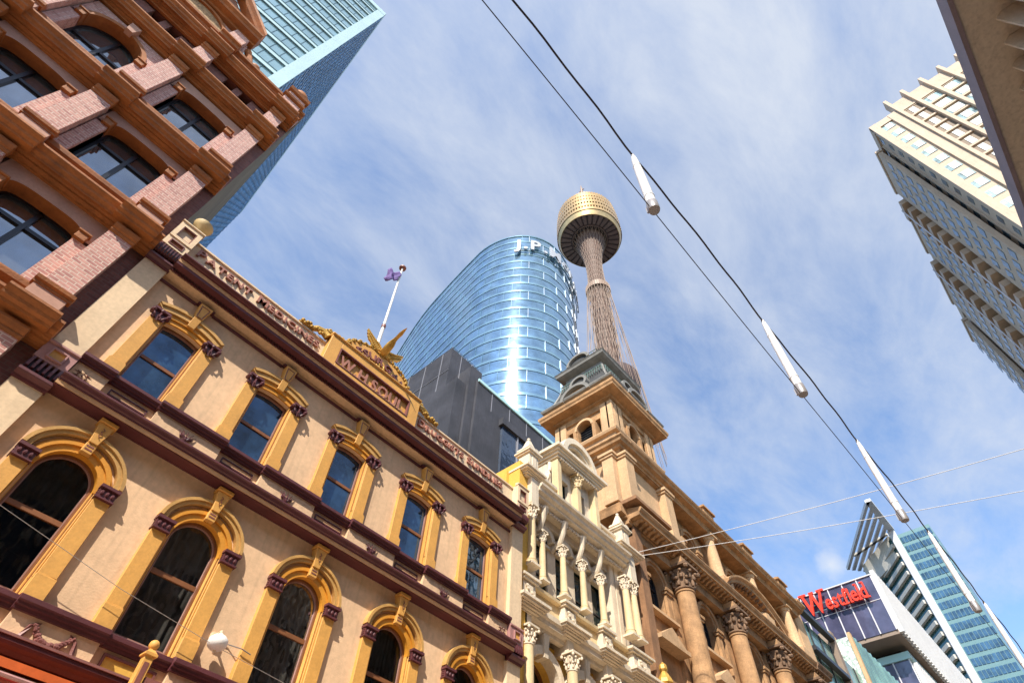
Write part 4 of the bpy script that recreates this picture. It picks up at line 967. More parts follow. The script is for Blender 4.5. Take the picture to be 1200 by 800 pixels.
b = MB(); b.box(SX0+.002, 46.2, SY+.61, D+16, GZ, 22.9); b.obj('rear_mass', M['sand'], sand)
for c in SB:
    for zs0, zp, hw, zk in ((14.5, 16.15, .82, 'a'), (19.2, 20.9, .72, 'b')):
        b = MB(); b.arc(c, zp, hw, hw+.16, SY-.10, SY+.05, n=20); b.arc(c, zp, hw+.16, hw+.34, SY-.20, SY, n=20); b.obj('arch_ring', M['sand'], sand)
        for sx in (-1, 1):
            b = MB(); x = c+sx*(hw+.20); b.box(x-.2, x+.2, SY-.16, SY+.02, zs0, zp-.3); b.box(x-.27, x+.27, SY-.24, SY+.02, zp-.3, zp-.16); b.box(x-.32, x+.32, SY-.30, SY+.02, zp-.16, zp); b.obj('impost_pier', M['sand'], sand)
        f = MB(); frame_ring(f, outline(c, hw, zs0, zp, 'round', hw, 20), outline(c, hw-.09, zs0+.08, zp, 'round', hw-.09, 20), SY+.35, SY+.5); win = f.obj('window', M['blackframe'], sand)
        f = MB(); f.box(c-.04, c+.04, SY+.38, SY+.46, zs0, zp+hw-.05); f.box(c-hw+.05, c-.045, SY+.38, SY+.46, zp-.1, zp); f.box(c+.045, c+hw-.05, SY+.38, SY+.46, zp-.1, zp); f.obj('glazing_bar', M['blackframe'], win)
        f = MB(); pane(f, outline(c, hw-.07, zs0+.05, zp, 'round', hw-.07, 20), SY+.43); f.obj('pane', M['darkglass2'], win)
        b = MB(); b.box(c-hw-.5, c+hw+.5, SY-.35, SY+.02, zs0-.22, zs0-.08); b.box(c-hw-.4, c+hw+.4, SY-.25, SY+.02, zs0-.08, zs0); b.obj('window_sill', M['sandlight'], sand)
    # little pedimented head of the window below
    b = MB(); b.prism([(c-1.15, 13.0), (c+1.15, 13.0), (c, 13.7)], SY-.55, SY); b.box(c-1.25, c+1.25, SY-.62, SY, 12.8, 12.99); b.obj('window_pediment', M['sandlight'], sand)
    f = MB(); pane(f, outline(c, .84, 2.0, 11.0, 'seg', .1), SY+.5); f.obj('lower_window', M['darkglass2'], sand)
def scolumn(x, y, z0, z1, r, caph, mt):
    b = MB(); b.lathe(x, y, [(r*1.35, z0), (r*1.35, z0+r*.3), (r*1.15, z0+r*.45), (r*1.25, z0+r*.7), (r*1.05, z0+r*.9), (r, z0+r*1.1), (r*.97, z0+(z1-z0)*.4), (r*.84, z1-caph-.12), (r*.92, z1-caph-.1), (r*.92, z1-caph-.03), (r*.84, z1-caph)], 22)
    c = b.obj('column', mt, sand, smooth=True)
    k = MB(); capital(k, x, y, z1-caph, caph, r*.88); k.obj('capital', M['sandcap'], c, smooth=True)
for x in SCOL:
    scolumn(x, D+.02, 5.5, 17.5, .54, 1.3, M['sand'])
    MB().box(x-.62, x+.62, D+.55, SY, 2, 17.3).obj('pilaster', M['sand'], sand)
    b = MB(); b.box(x-.62, x+.62, D-.45, SY, 17.51, 17.82); b.obj('entablature_block', M['sand'], sand)
MB().box(22.35, 22.95, D+.05, SY, GZ, 17.9).obj('end_pilaster', M['sanddark'], sand)
b = MB(); b.box(SX0, 44.6, D+.2, SY, 17.35, 17.84); b.obj('frieze', M['sand'], sand)
# main lower cornice with modillions
mc = [(-.7, 17.85), (-.1, 17.86), (-.08, 17.96), (-.02, 17.98), (0, 18.06), (.56, 18.08), (.58, 18.24), (.66, 18.30), (.72, 18.42), (.72, 18.48), (-.7, 18.9)]
MB().mould(22.0, 44.7, mc).obj('main_cornice', M['sand'], sand)
for i in range(58):
    x = 22.3 + i*.385
    k = MB(); k.prismx([(D+.06, 18.07), (D+.02, 17.87), (D-.12, 17.84), (D-.24, 17.95), (D-.44, 17.96), (D-.48, 18.07)], x, x+.16); k.obj('modillion', M['sand'], sand)
b = MB(); b.mouldy(SY-.6, D+5, 22.36, [(0, 17.97), (.3, 17.98), (.32, 18.12), (.48, 18.16), (.5, 18.26), (.9, 18.3), (.95, 18.6), (1.0, 18.76), (0, 18.98)]); b.obj('side_cornice', M['sand'], sand)
# balcony-like break at the tower bay
b = MB(); b.box(21.6, 25.0, D-.75, SY, 18.75, 18.95); b.obj('tower_ledge', M['sanddark'], sand)
# curved pediment over the middle bays
def curvedcornice(x0, x1, z0, rise, nm):
    n = 20; cxm = (x0+x1)/2; prof = [(-.2, 0), (.2, .02), (.22, .14), (.5, .18), (.52, .34), (.68, .46), (.7, .58), (-.2, .66)]
    L = []
    for i in range(n+1):
        t = i/n; x = x0 + (x1-x0)*t; z = z0 + rise*(1-abs(2*t-1)**2.1)
        L.append([(x, D-o, z+h) for o, h in prof])
    MB().loops(L).obj(nm, M['sand'], sand)
    pts = [(x0, z0-.02)] + [(x0+(x1-x0)*i/n, z0 + .05 + rise*(1-abs(2*i/n-1)**2.1)) for i in range(n+1)] + [(x1, z0-.02)]
    MB().prism(pts, D+.05, SY).obj('pediment_field', M['sand'], sand)
    for i in range(17):
        t = (i+.5)/17; x = x0 + (x1-x0)*t; z = z0 + rise*(1-abs(2*t-1)**2.1)
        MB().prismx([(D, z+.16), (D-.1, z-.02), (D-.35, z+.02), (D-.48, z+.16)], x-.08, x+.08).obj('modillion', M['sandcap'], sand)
curvedcornice(31.4, 39.2, 18.50, 1.35, 'curved_pediment')
# upper columns
UCOL = [26.4, 32.0, 37.4, 42.8]
for x in UCOL:
    b = MB(); b.box(x-.58, x+.58, D-.42, SY, 18.6, 19.35); b.obj('column_plinth', M['sandlight'], sand)
    b = MB(); b.lathe(x, D+.12, [(.50, 19.35), (.50, 19.5), (.42, 19.6), (.42, 19.7), (.38, 19.8), (.36, 20.8), (.29, 22.05), (.34, 22.08), (.34, 22.16), (.38, 22.3)], 20); c = b.obj('column', M['sandlight'], sand, smooth=True)
    k = MB(); k.box(x-.44, x+.44, D-.30, D+.56, 22.3, 22.42); k.obj('capital', M['sandlight'], c)
uc = [(-.75, 22.43), (.14, 22.44), (.16, 22.62), (.2, 22.68), (.22, 22.78), (.52, 22.82), (.54, 22.96), (.64, 23.04), (.68, 23.14), (-.75, 23.3)]
MB().mould(22.3, 44.7, uc).obj('top_cornice', M['sand'], sand)
MB().box(27.0, 44.6, D+.35, SY, 23.2, 23.75).obj('parapet', M['sand'], sand)
for x, nm in ((32.0, 0), (37.4, 1), (42.8, 2)):
    b = MB(); b.box(x-.65, x+.65, D-.35, D+.7, 23.3, 24.15); b.box(x-.78, x+.78, D-.48, D+.8, 24.15, 24.28); b.box(x-.6, x+.6, D-.3, D+.65, 24.28, 24.42); b.obj('parapet_pedestal', M['sand'], sand)
    b = MB(); b.arc(x+.95, 23.35, .15, .5, D-.2, D+.3, 0, 110, n=8); b.obj('pedestal_scroll', M['sandcap'], sand)
    b = MB(); b.lathe(x+.5, D+.1, [(.10, 24.42), (.16, 24.55), (.08, 24.7), (.05, 24.95), (.01, 25.1)], 10); b.obj('parapet_finial', M['lead'], sand)
# plain end pier
b = MB(); b.box(44.6, 46.25, D+.1, D+6, GZ, 23.9); b.obj('end_pier', M['sandlight'], sand)
MB().box(44.5, 46.35, D-.05, D+6, 23.9, 24.1).obj('pier_coping', M['lead'], sand)
MB().mould(44.0, 45.4, [(.0, 22.9), (.3, 22.95), (.5, 23.15), (.7, 23.25), (.7, 23.4), (0, 23.5)]).obj('cornice_end', M['sand'], sand)
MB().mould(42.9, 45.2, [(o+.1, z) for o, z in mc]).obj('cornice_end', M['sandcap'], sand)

# ---- tower
tx0, tx1, ty0, ty1 = 22.1, 26.75, D+.2, D+4.3
tw = sand
MB().box(tx0-.1, tx1+.1, ty0-.05, ty1+.1, 18.9, 22.4).obj('tower_base', M['sandlight'], tw)
for (x, y) in ((tx0+.3, ty0-.15), (tx1-.3, ty0-.15), (tx0-.2, ty0+.4), (tx0-.2, ty1-.5)):
    b = MB(); b.box(x-.42, x+.42, y-.35, y+.35, 18.95, 22.0); b.box(x-.5, x+.5, y-.43, y+.43, 18.95, 19.3); b.box(x-.5, x+.5, y-.43, y+.43, 22.0, 22.15); b.box(x-.58, x+.58, y-.5, y+.5, 22.15, 22.35); b.obj('corner_pilaster', M['sandlight'], tw, bevel=.02)
def ring(x0, x1, y0, y1, prof, nm, mt):
    L = [[(x0-o, y0-o, z), (x1+o, y0-o, z), (x1+o, y1+o, z), (x0-o, y1+o, z)] for o, z in prof]
    return MB().loops(L).obj(nm, mt, tw)
ring(tx0, tx1, ty0, ty1, [(.0, 22.36), (.25, 22.4), (.3, 22.55), (.45, 22.6), (.5, 22.75), (.7, 22.8), (.74, 22.95), (.84, 23.05), (.84, 23.15), (.1, 23.35)], 'tower_cornice', M['sand'])
ring(tx0, tx1, ty0, ty1, [(.12, 23.35), (.12, 24.15), (.32, 24.2), (.38, 24.35), (.38, 24.42), (.1, 24.5)], 'belfry_base', M['sandlight'])
# belfry: four pierced faces with paired pilasters
bz0, bz1 = 24.5, 27.0
def face_x(nm):      # face looking along -x
    cy = (ty0+ty1)/2; w = MB(); q = MB()
    wall_openings(q, ty0, ty1, bz0, bz1, 0, .5, [(cy-1.05, .2, bz0+.2, bz0+1.5, 'seg', .02), (cy, .55, bz0+.1, bz0+1.35, 'round', .55), (cy+1.05, .2, bz0+.2, bz0+1.5, 'seg', .02)])
    return q
q = face_x(0)
MB().add([(tx0 + y, x, z) for x, y, z in q.v], q.f).obj('belfry_wall', M['sand'], tw)
q = MB(); cxm = (tx0+tx1)/2
wall_openings(q, tx0, tx1, bz0, bz1, ty0, ty0+.5, [(cxm-1.25, .24, bz0+.2, bz0+1.5, 'seg', .02), (cxm, .55, bz0+.1, bz0+1.35, 'round', .55), (cxm+1.25, .24, bz0+.2, bz0+1.5, 'seg', .02)])
q.obj('belfry_wall', M['sand'], tw)
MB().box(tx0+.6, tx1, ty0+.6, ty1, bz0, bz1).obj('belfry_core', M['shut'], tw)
b = MB()
for i in range(7): b.box(cxm-.55, cxm+.55, ty0+.3, ty0+.5, bz0+.25+i*.2, bz0+.3+i*.2)
b.obj('louvre_slats', M['blackframe'], tw)
b = MB()
for i in range(7): b.box(tx0+.3, tx0+.5, (ty0+ty1)/2-.55, (ty0+ty1)/2+.55, bz0+.25+i*.2, bz0+.3+i*.2)
b.obj('louvre_slats', M['blackframe'], tw)
cy = (ty0+ty1)/2
for sx in (-1, 1):
    for d_, hw in ((1.62, .26), (2.0, .22)):
        MB().box(cxm+sx*d_-hw, cxm+sx*d_+hw, ty0-.16, ty0, bz0, bz1-.1).obj('pilaster', M['sandlight'], tw)
        MB().box(tx0-.16, tx0, cy+sx*d_-hw, cy+sx*d_+hw, bz0, bz1-.1).obj('pilaster', M['sandlight'], tw)
    for d_ in (.72, 1.38):
        MB().box(cxm+sx*d_-.12, cxm+sx*d_+.12, ty0-.1, ty0, bz0, bz0+1.6).obj('pilaster', M['sand'], tw)
        MB().box(tx0-.1, tx0, cy+sx*d_-.12, cy+sx*d_+.12, bz0, bz0+1.6).obj('pilaster', M['sand'], tw)
b = MB(); b.arc(cxm, bz0+1.35, .55, .72, ty0-.12, ty0, n=18); b.obj('arch_ring', M['sandlight'], tw)
b = MB(); b.arcy(cy, bz0+1.35, .55, .72, tx0-.12, tx0, n=18); b.obj('arch_ring', M['sandlight'], tw)
ring(tx0, tx1, ty0, ty1, [(.0, 26.6), (.1, 26.62), (.12, 26.85), (.05, 26.87), (.05, 27.15), (.22, 27.2), (.25, 27.32), (.86, 27.36), (.88, 27.5), (.95, 27.6), (.97, 27.78), (.2, 28.0)], 'eaves_cornice', M['sand'])
roof_before = set(o.name for o in bpy.data.objects)
ring(tx0, tx1, ty0, ty1, [(.45, 28.1), (.45, 28.62), (.3, 28.64)], 'blocking_course', M['sand'])
b = MB()
for i in range(7):
    t = tx0-.1+i*(tx1-tx0+.2-.3)/6; b.box(t, t+.3, ty0-.62, ty0-.44, 28.2, 28.62)
    t = ty0-.1+i*(ty1-ty0+.2-.3)/6; b.box(tx0-.62, tx0-.44, t, t+.3, 28.2, 28.62)
b.obj('parapet_blocks', M['sandlight'], tw)
ring(tx0, tx1, ty0, ty1, [(.62, 28.63), (.78, 28.68), (.84, 28.82), (.84, 28.9), (.5, 29.0)], 'gutter_moulding', M['lead'])
for s_, (fn, c0, pl) in enumerate((('x', cy, tx0-.84), ('y', cxm, ty0-.84))):
    b = MB(); t_ = MB()
    if fn == 'x': b.arcy(c0, 28.55, .95, 1.2, pl-.06, pl+.5, 0, 180, 18); t_.arcy(c0, 28.55, .01, .95, pl+.25, pl+.45, 0, 180, 18)
    else: b.arc(c0, 28.55, .95, 1.2, pl-.06, pl+.5, 0, 180, 18); t_.arc(c0, 28.55, .01, .95, pl+.25, pl+.45, 0, 180, 18)
    b.obj('dormer_arch', M['lead'], tw); t_.obj('dormer_field', M['sand'], tw)
ring(tx0, tx1, ty0, ty1, [(.55, 28.95), (.15, 29.8), (-.15, 30.9), (-.35, 31.9), (-.45, 32.4)], 'mansard_roof', M['slate'])
for (x, y) in ((tx0, ty0), (tx1, ty0), (tx0, ty1)):
    k = MB(); sx = -1 if x == tx0 else 1; sy = -1 if y == ty0 else 1
    k.tube([(x+sx*o, y+sy*o, z) for o, z in ((.58, 28.95), (.18, 29.8), (-.12, 30.9), (-.32, 31.9), (-.42, 32.4))], .09, 6); k.obj('hip_roll', M['lead'], tw)
b = MB(); b.arcy(cy, 30.7, .52, .72, tx0-.35, tx0+.35, 0, 360, 24); b.obj('oculus_ring', M['lead'], tw)
b = MB(); b.arcy(cy, 30.7, .01, .52, tx0-.2, tx0+.35, 0, 360, 24); b.obj('oculus', M['slate'], tw)
b = MB(); b.arc(cxm, 30.7, .52, .72, ty0-.35, ty0+.35, 0, 360, 24); b.obj('oculus_ring', M['lead'], tw)
b = MB(); b.arc(cxm, 30.7, .01, .52, ty0-.2, ty0+.35, 0, 360, 24); b.obj('oculus', M['slate'], tw)
for (x0, x1, y0, y1) in ((tx0+.3, tx1-.3, ty0+.1, ty0+.16), (tx0+.1, tx0+.16, ty0+.3, ty1-.3)):
    b = MB(); b.box(x0, x1, y0, y1, 31.9, 31.97); n = 18
    for i in range(n+1): b.box(x0+(x1-x0)*i/n-.02, x0+(x1-x0)*i/n+.02, y0+(y1-y0)*i/n-.02, y0+(y1-y0)*i/n+.02, 31.3, 31.9)
    b.obj('roof_rail', M['verdigris'], tw)
ring(tx0, tx1, ty0, ty1, [(-.5, 32.4), (-.5, 33.0), (-.2, 33.15), (.0, 33.3), (.05, 33.5), (.12, 33.62), (-.1, 33.75)], 'lantern_cornice', M['lead'])
b = MB(); b.arcy(cy, 33.7, .8, 1.0, tx0-.15, tx0+.4, 0, 180, 16); b.obj('lantern_arch', M['lead'], tw)
b = MB(); b.arcy(cy, 33.7, .01, .8, tx0+.05, tx0+.4, 0, 180, 16); b.obj('lantern_field', M['slate'], tw)
ring(tx0, tx1, ty0, ty1, [(-.1, 33.7), (-.5, 34.4), (-1.1, 35.1), (-1.1, 35.3), (-.95, 35.4), (-.95, 35.55), (-1.3, 35.6)], 'lantern_roof', M['slate'])
b = MB()
for (x0, y0, x1, y1) in ((tx0+1.1, ty0+1.1, tx1-1.1, ty0+1.1), (tx0+1.1, ty0+1.1, tx0+1.1, ty1-1.1), (tx1-1.1, ty0+1.1, tx1-1.1, ty1-1.1)):
    b.tube([(x0, y0, 36.1), (x1, y1, 36.1)], .03, 5); b.tube([(x0, y0, 35.75), (x1, y1, 35.75)], .02, 5)
    for i in range(9):
        t = i/8; x, y = x0+(x1-x0)*t, y0+(y1-y0)*t; b.tube([(x, y, 35.55), (x, y, 36.15 if i % 4 else 36.45)], .025, 5)
b.obj('iron_cresting', M['verdigris'], tw)
for o in bpy.data.objects:      # the roof stages sit down on the eaves
    if o.name not in roof_before and o.type == 'MESH':
        for v in o.data.vertices: v.co.z = 27.85 + (v.co.z - 28.1)*.82
# small dark turret cap behind the parapet
t = thing('roof_vent', 'small dark conical roof vent beside the sandstone tower', 'vent', (27.9, D+.4, 23.6))
b = MB(); b.lathe(27.9, D+.4, [(.28, 23.2), (.28, 24.3), (.40, 24.4), (.36, 24.5), (.14, 24.9), (.06, 25.05), (.08, 25.15), (.01, 25.3)], 14); b.obj('cap', M['slate'], t, smooth=True)
b = MB(); b.lathe(28.6, D+.5, [(.55, 23.2), (.55, 23.7), (.42, 24.2), (.2, 24.5), (.01, 24.6)], 14); b.obj('dome', M['sanddark'], t, smooth=True)
# gold lantern on the boundary pier
b = MB(); b.lathe(22.55, D-.15, [(.05, 9.6), (.22, 9.8), (.26, 10.4), (.34, 10.45), (.30, 10.6), (.12, 10.9), (.18, 11.0), (.16, 11.15), (.02, 11.3)], 8); 
tag(b.obj('gilt_bracket', M['gold']), 'gilt carved bracket between the white facade and the sandstone building', 'ornament')
# ---------------------------------------------------------------- far buildings
def glassmetal(name, col, rough, metal=0.8, var=0.3, vscale=0.25, wav=0.03, wscale=0.4):
    return glass_mat(name, col, rough, metal=metal, wav=wav, wscale=wscale, var=var, vscale=vscale)
M['tealpane'] = glassmetal('pale_teal_glass', (0.28, 0.45, 0.50), 0.12, 0.35, var=0.12)
M['tealband'] = mat('pale_aqua_panel', (0.46, 0.62, 0.63), 0.35, var=0.06, vscale=0.3, spec=0.6)
M['tealline'] = mat('dark_teal_joint', (0.06, 0.14, 0.17), 0.5, var=0)
M['bluepane'] = glassmetal('blue_curtain_glass', (0.22, 0.42, 0.66), 0.2, 0.0, var=0.3, vscale=0.4)
M['bluebar'] = mat('pale_blue_fin', (0.40, 0.50, 0.62), 0.4, var=0)
M['darkpod'] = mat('dark_green_grey_cladding', (0.13, 0.14, 0.11), 0.6, var=0.2, vscale=0.1)

# pale teal glass tower behind the brick building
tt = thing('glass_tower', 'pale teal glass office tower rising behind the brick building at upper left', 'tower', (-20, 50, GZ))
ca, sa = math.cos(R(-5)), math.sin(R(-5))
TC = Vector((-7.3, 33.8)); TH = 132.6
def tp(u, v, z):      # u along the left-running face, v along the face running away
    return (TC.x - u*ca - v*sa*1.0, TC.y - u*sa*1.0*(-1)*(-1) + v*ca, z)
def tface(mb, u0, u1, v0, v1, z0, z1):
    mb.loops([[tp(u0, v0, z), tp(u1, v0, z), tp(u1, v1, z), tp(u0, v1, z)] for z in (z0, z1)])
b = MB(); tface(b, 0, 38, 0, 60, GZ, TH-.5); b.obj('curtain_wall', M['tealpane'], tt)
b = MB(); fh = 4.1
for k in range(12, 33):
    z = k*fh
    if z > TH-3: break
    tface(b, 1.3, 38, -.12, -.01, z, z+1.05)
b.obj('floor_bands', M['tealband'], tt)
b = MB()
for k in range(12, 33):
    z = k*fh
    if z > TH-3: break
    tface(b, 1.3, 38, -.20, -.13, z-.12, z); tface(b, 1.3, 38, -.20, -.13, z+1.06, z+1.16)
b.obj('floor_joints', M['tealline'], tt)
b = MB()
for i in range(1, 26): tface(b, 1.3+i*1.45, 1.36+i*1.45, -.06, -.005, 45, TH-2)
b.obj('mullions', M['tealline'], tt)
b = MB(); tface(b, -.25, 1.3, -.22, 0, 40, TH); b.obj('corner_strip', M['tealband'], tt)
b = MB(); tface(b, -.25, 38, -.25, 60, TH-2.2, TH-.2); b.obj('roof_band', M['tealband'], tt)
b = MB(); tface(b, -.10, 0, 0.2, 60, 40, TH-2.5); b.obj('side_glazing', M['bluepane'], tt)
b = MB()
for k in range(12, 64):
    z = k*fh/2
    if z > TH-2.6: break
    tface(b, -.22, -.11, .2, 60, z, z+.28)
b.obj('side_floor_lines', M['bluebar'], tt)
b = MB()
for i in range(42): tface(b, -.26, -.11, .6+i*1.42, .66+i*1.42, 40, TH-2.6)
b.obj('side_mullions', M['bluepane'], tt)
b = MB(); tface(b, -.4, 38, -.3, 60, GZ, 46); b.obj('podium', M['darkpod'], tt)

# ---- curved mirror glass tower
M['jpglass'] = glassmetal('sky_blue_mirror_glass', (0.32, 0.50, 0.64), 0.12, 0.85, var=0.25, vscale=0.3, wav=0.02, wscale=0.5)
M['jpband'] = mat('ice_blue_spandrel', (0.36, 0.56, 0.64), 0.18, metal=0.8, var=0.15, vscale=0.3)
M['jpfin'] = mat('white_glass_fin', (0.70, 0.76, 0.84), 0.3, var=0)
ct = thing('curved_tower', 'curved sky blue mirror glass tower with white letters round its crown', 'tower', (80, 85, GZ))
ctrl = [(82, 124), (71, 123), (63.5, 116), (59.2, 104.7), (55.4, 91.5), (53.2, 79.5), (51.5, 67.5), (51.0, 60.5), (52.6, 54.0), (56.2, 48.8), (61.5, 45.8), (68, 45.6), (74.5, 47.9), (81.5, 52.2), (91, 60.5), (98, 70), (102, 82), (101, 98), (94, 113)]
def catmull(P, n):
    out = []
    N = len(P)
    for i in range(N):
        p0, p1, p2, p3 = [Vector(P[(i+k-1) % N]) for k in range(4)]
        for j in range(n):
            t = j/n
            out.append(.5*((2*p1)+(-p0+p2)*t+(2*p0-5*p1+4*p2-p3)*t*t+(-p0+3*p1-3*p2+p3)*t**3))
    return out
raw = catmull(ctrl, 16)
def resample(P, step):
    L = [0]
    for i in range(len(P)): L.append(L[-1] + (P[(i+1) % len(P)] - P[i]).length)
    n = int(L[-1]/step); out = []; k = 0
    for j in range(n):
        s_ = L[-1]*j/n
        while L[k+1] < s_: k += 1
        t = (s_-L[k])/(L[k+1]-L[k]); out.append(P[k].lerp(P[(k+1) % len(P)], t))
    return out
plan = resample(raw, 2.0); NP = len(plan); JH = 150.0; JF = 3.75
nrm = []
for i in range(NP):
    d = (plan[(i+1) % NP] - plan[i-1]).normalized(); nn = Vector((d.y, -d.x)); cen = Vector((78, 84))
    if nn.dot(plan[i]-cen) < 0: nn = -nn
    nrm.append(nn)
def ringpts(off, z): return [(p.x+n.x*off, p.y+n.y*off, z) for p, n in zip(plan, nrm)]
g_ = MB(); g_.loops([ringpts(-.05, GZ), ringpts(-.05, JH-.3)]); g_.obj('glass_skin', M['jpglass'], ct, smooth=True)
b = MB()
for k in range(9, 40):
    z = JH - k*JF if False else k*JF
    if z+1 > JH: break
    b.loops([ringpts(.0, z), ringpts(.05, z), ringpts(.05, z+.8), ringpts(.0, z+.8)], cap=False)
b.obj('spandrel_bands', M['jpband'], ct, smooth=True)
b = MB(); b2 = MB()
for i in range(NP):
    p, n = plan[i], nrm[i]; d = Vector((-n.y, n.x))
    side = n.dot(Vector((.2, -1)))     # fins stand out on the street side
    for k in range(9, 40):
        z = k*JF
        if z + JF > JH+.1: break
        q = (i + 2*k) % 4 if side > .55 else (i + k) % 2
        if q: continue
        w_, dep = (.04, .14) if side > .55 else (.045, .07)
        c0 = p - d*w_; c1 = p + d*w_
        (b if side > .55 else b2).loops([[(c0.x, c0.y, zz), (c1.x, c1.y, zz), (c1.x+n.x*dep, c1.y+n.y*dep, zz), (c0.x+n.x*dep, c0.y+n.y*dep, zz)] for zz in (z+.1, z+JF-.05)])
tag(b.obj('white_fins', M['jpfin'], ct), kind='stuff'); tag(b2.obj('joint_strips', M['jpband'], ct), kind='stuff')
b = MB(); b.loops([ringpts(.15, JH-.3), ringpts(.15, JH+.25), ringpts(-.6, JH+.25)], cap=True); b.obj('parapet', M['jpband'], ct)
# crown lettering following the curve
i0 = min(range(NP), key=lambda i: (plan[i]-Vector((53.6, 51.8))).length)
stepdir = 1 if plan[(i0+3) % NP].x > plan[i0].x else -1
def curve_at(s_):
    f = s_/2.0; i = int(math.floor(f)); t = f-i
    a, c = (i0+stepdir*i) % NP, (i0+stepdir*(i+1)) % NP
    return plan[a].lerp(plan[c], t), nrm[a].lerp(nrm[c], t).normalized()
def jplace(t, h, dd):
    p, n = curve_at(max(0, t)); return (p.x+n.x*(.9+dd), p.y+n.y*(.9+dd), JH-9.3+h)
M['signwhite'] = mat('white_sign_letter', (0.42, 0.43, 0.46), 0.4, var=0)
jl = line_len('J.P.Morgan', 5.0, bold=.045, gap=.2)
b = MB(); lettering(b, 'J.P.Morgan', lambda t, h, dd: jplace(t*31/jl, h, dd*2), 5.0, bold=.045, ext=.10, gap=.2); sg = b.obj('lettering', M['signwhite'], ct)
b = MB(); 
for zz in (JH-9.7, JH-9.3): b.tube([jplace(s_*1.0, zz-(JH-9.3)-.1, -.45) for s_ in range(0, 33)], .12, 5)
b.obj('lettering_rail', M['tealline'], ct)

# ---- dark clad block in front of it
M['darkclad'] = mat('dark_slate_cladding', (0.06, 0.06, 0.072), 0.6, var=0.3, vscale=0.25, spec=0.4, streak=0.25)
M['darkjoint'] = mat('light_cladding_joint', (0.22, 0.22, 0.25), 0.5, var=0)
M['aquatrim'] = mat('aqua_glass_edge', (0.40, 0.62, 0.62), 0.3, var=0)
db = thing('dark_block', 'charcoal panel clad block standing before the curved mirror glass tower', 'building', (30, 38, GZ))
MB().box(24.1, 29.0, 32.0, 60, 30, 51.0).obj('upper_mass', M['darkclad'], db)
MB().box(25.4, 27.0, 29.9, 42, 30, 47.4).obj('side_mass', M['darkclad'], db)
MB().box(26.4, 45, 29.6, 56, GZ, 45.9).obj('wing', M['darkclad'], db)
MB().box(24.0, 26.3, 30.2, 60, GZ, 44.5).obj('lower_mass', M['darkclad'], db)
MB().box(26.4, 45, 29.45, 29.6, 45.55, 45.95).obj('edge_trim', M['aquatrim'], db)
b = MB()
for y in (33.4, 36.2, 39.0, 41.8, 44.6, 47.4): b.box(24.04, 24.1, y, y+.07, 40, 50.9)
for y in (31.6, 33.2, 36, 38.8): b.box(25.33, 25.4, y, y+.06, 40, 47.3)
for z in (47.2, 43.6): b.box(24.05, 24.1, 32, 60, z, z+.05)
for x in (25.6, 27.2): b.box(x, x+.06, 31.95, 32.0, 47.5, 50.9)
for x in (28.6, 31.4, 34.2, 37.0, 39.8, 42.6): b.box(x, x+.06, 29.55, 29.6, 42.8, 45.5)
b.obj('cladding_joints', M['darkjoint'], db)
b = MB(); b.tube([(24.3, 32.2, 51.5), (28.8, 32.2, 51.5)], .03, 5); b.tube([(24.3, 32.2, 51.5), (24.3, 50, 51.5)], .03, 5)
for i in range(5): b.tube([(24.3+i*1.1, 32.2, 51), (24.3+i*1.1, 32.2, 51.5)], .025, 4); b.tube([(24.3, 32.2+i*3.5, 51), (24.3, 32.2+i*3.5, 51.5)], .025, 4)
b.obj('roof_rail', M['darkjoint'], db)
M['duskglass'] = glass_mat('dusky_blue_glass', (0.03, 0.05, 0.09), 0.05, spec=1.0, wav=.02)
b = MB(); b.box(30.2, 44, 29.3, 29.58, 34, 41.8); b.obj('window_band', M['duskglass'], db)
b = MB(); b.box(29.9, 44.2, 29.0, 29.6, 41.8, 42.7); b.obj('band_hood', M['darkclad'], db)
b = MB()
for x in (32.4, 35.2, 38.2, 41.0): b.box(x, x+.12, 29.15, 29.3, 34, 41.8)
b.obj('band_mullions', M['darkjoint'], db)

# ---- observation tower
M['tgold'] = mat('gilded_turret_cladding', (0.80, 0.52, 0.22), 0.28, metal=0.75, var=0.15, vscale=0.4)
M['tgold2'] = mat('dark_turret_window', (0.10, 0.06, 0.03), 0.3, metal=0.4, var=0)
M['tunder'] = mat('dark_turret_underside', (0.10, 0.065, 0.06), 0.7, var=0.2, vscale=.5)
M['trib'] = mat('brown_underside_panel', (0.26, 0.17, 0.14), 0.7, var=0.2, vscale=.5)
M['tshaft'] = mat('brown_tower_shaft', (0.13, 0.07, 0.05), 0.7, var=0.2, vscale=.5)
M['tlight'] = mat('pale_tower_steel', (0.29, 0.20, 0.145), 0.5, var=0.1, vscale=.5)
OX, OY = 115.6, 61.5
ot = thing('observation_tower', 'tall observation tower with golden turret on a slender cable braced shaft', 'tower', (OX, OY, GZ))
b = MB(); b.lathe(OX, OY, [(3.0, GZ), (3.0, 250)], 28); b.obj('shaft', M['tshaft'], ot, smooth=True)
b = MB(); b.lathe(OX, OY, [(14.0, 252.6), (14.3, 252.6), (15.2, 255.0), (15.4, 255.6)], 56, cap=False); b.obj('turret_lower', M['tgold'], ot, smooth=True)
prof = []; z = 264; rr = 15.5
tiers = [(15.7, 15.7), (15.7, 15.6), (15.6, 15.4), (15.3, 15.0), (14.9, 14.3)]
b = MB(); bd = MB(); 
for i, (ra, rb) in enumerate(tiers):
    z0 = 255.6 + i*4.5
    b.lathe(OX, OY, [(ra-.1, z0), (ra, z0), (ra, z0+2.4), (ra-.1, z0+2.4)], 56, cap=False)
    bd.lathe(OX, OY, [(ra-.45, z0+2.3), (rb-.5, z0+4.6)], 56, cap=False)
b.lathe(OX, OY, [(14.2, 278), (14.2, 279), (13.0, 280.2), (8.0, 281), (7.0, 284), (.5, 285)], 56); b.obj('turret_tiers', M['tgold'], ot, smooth=True)
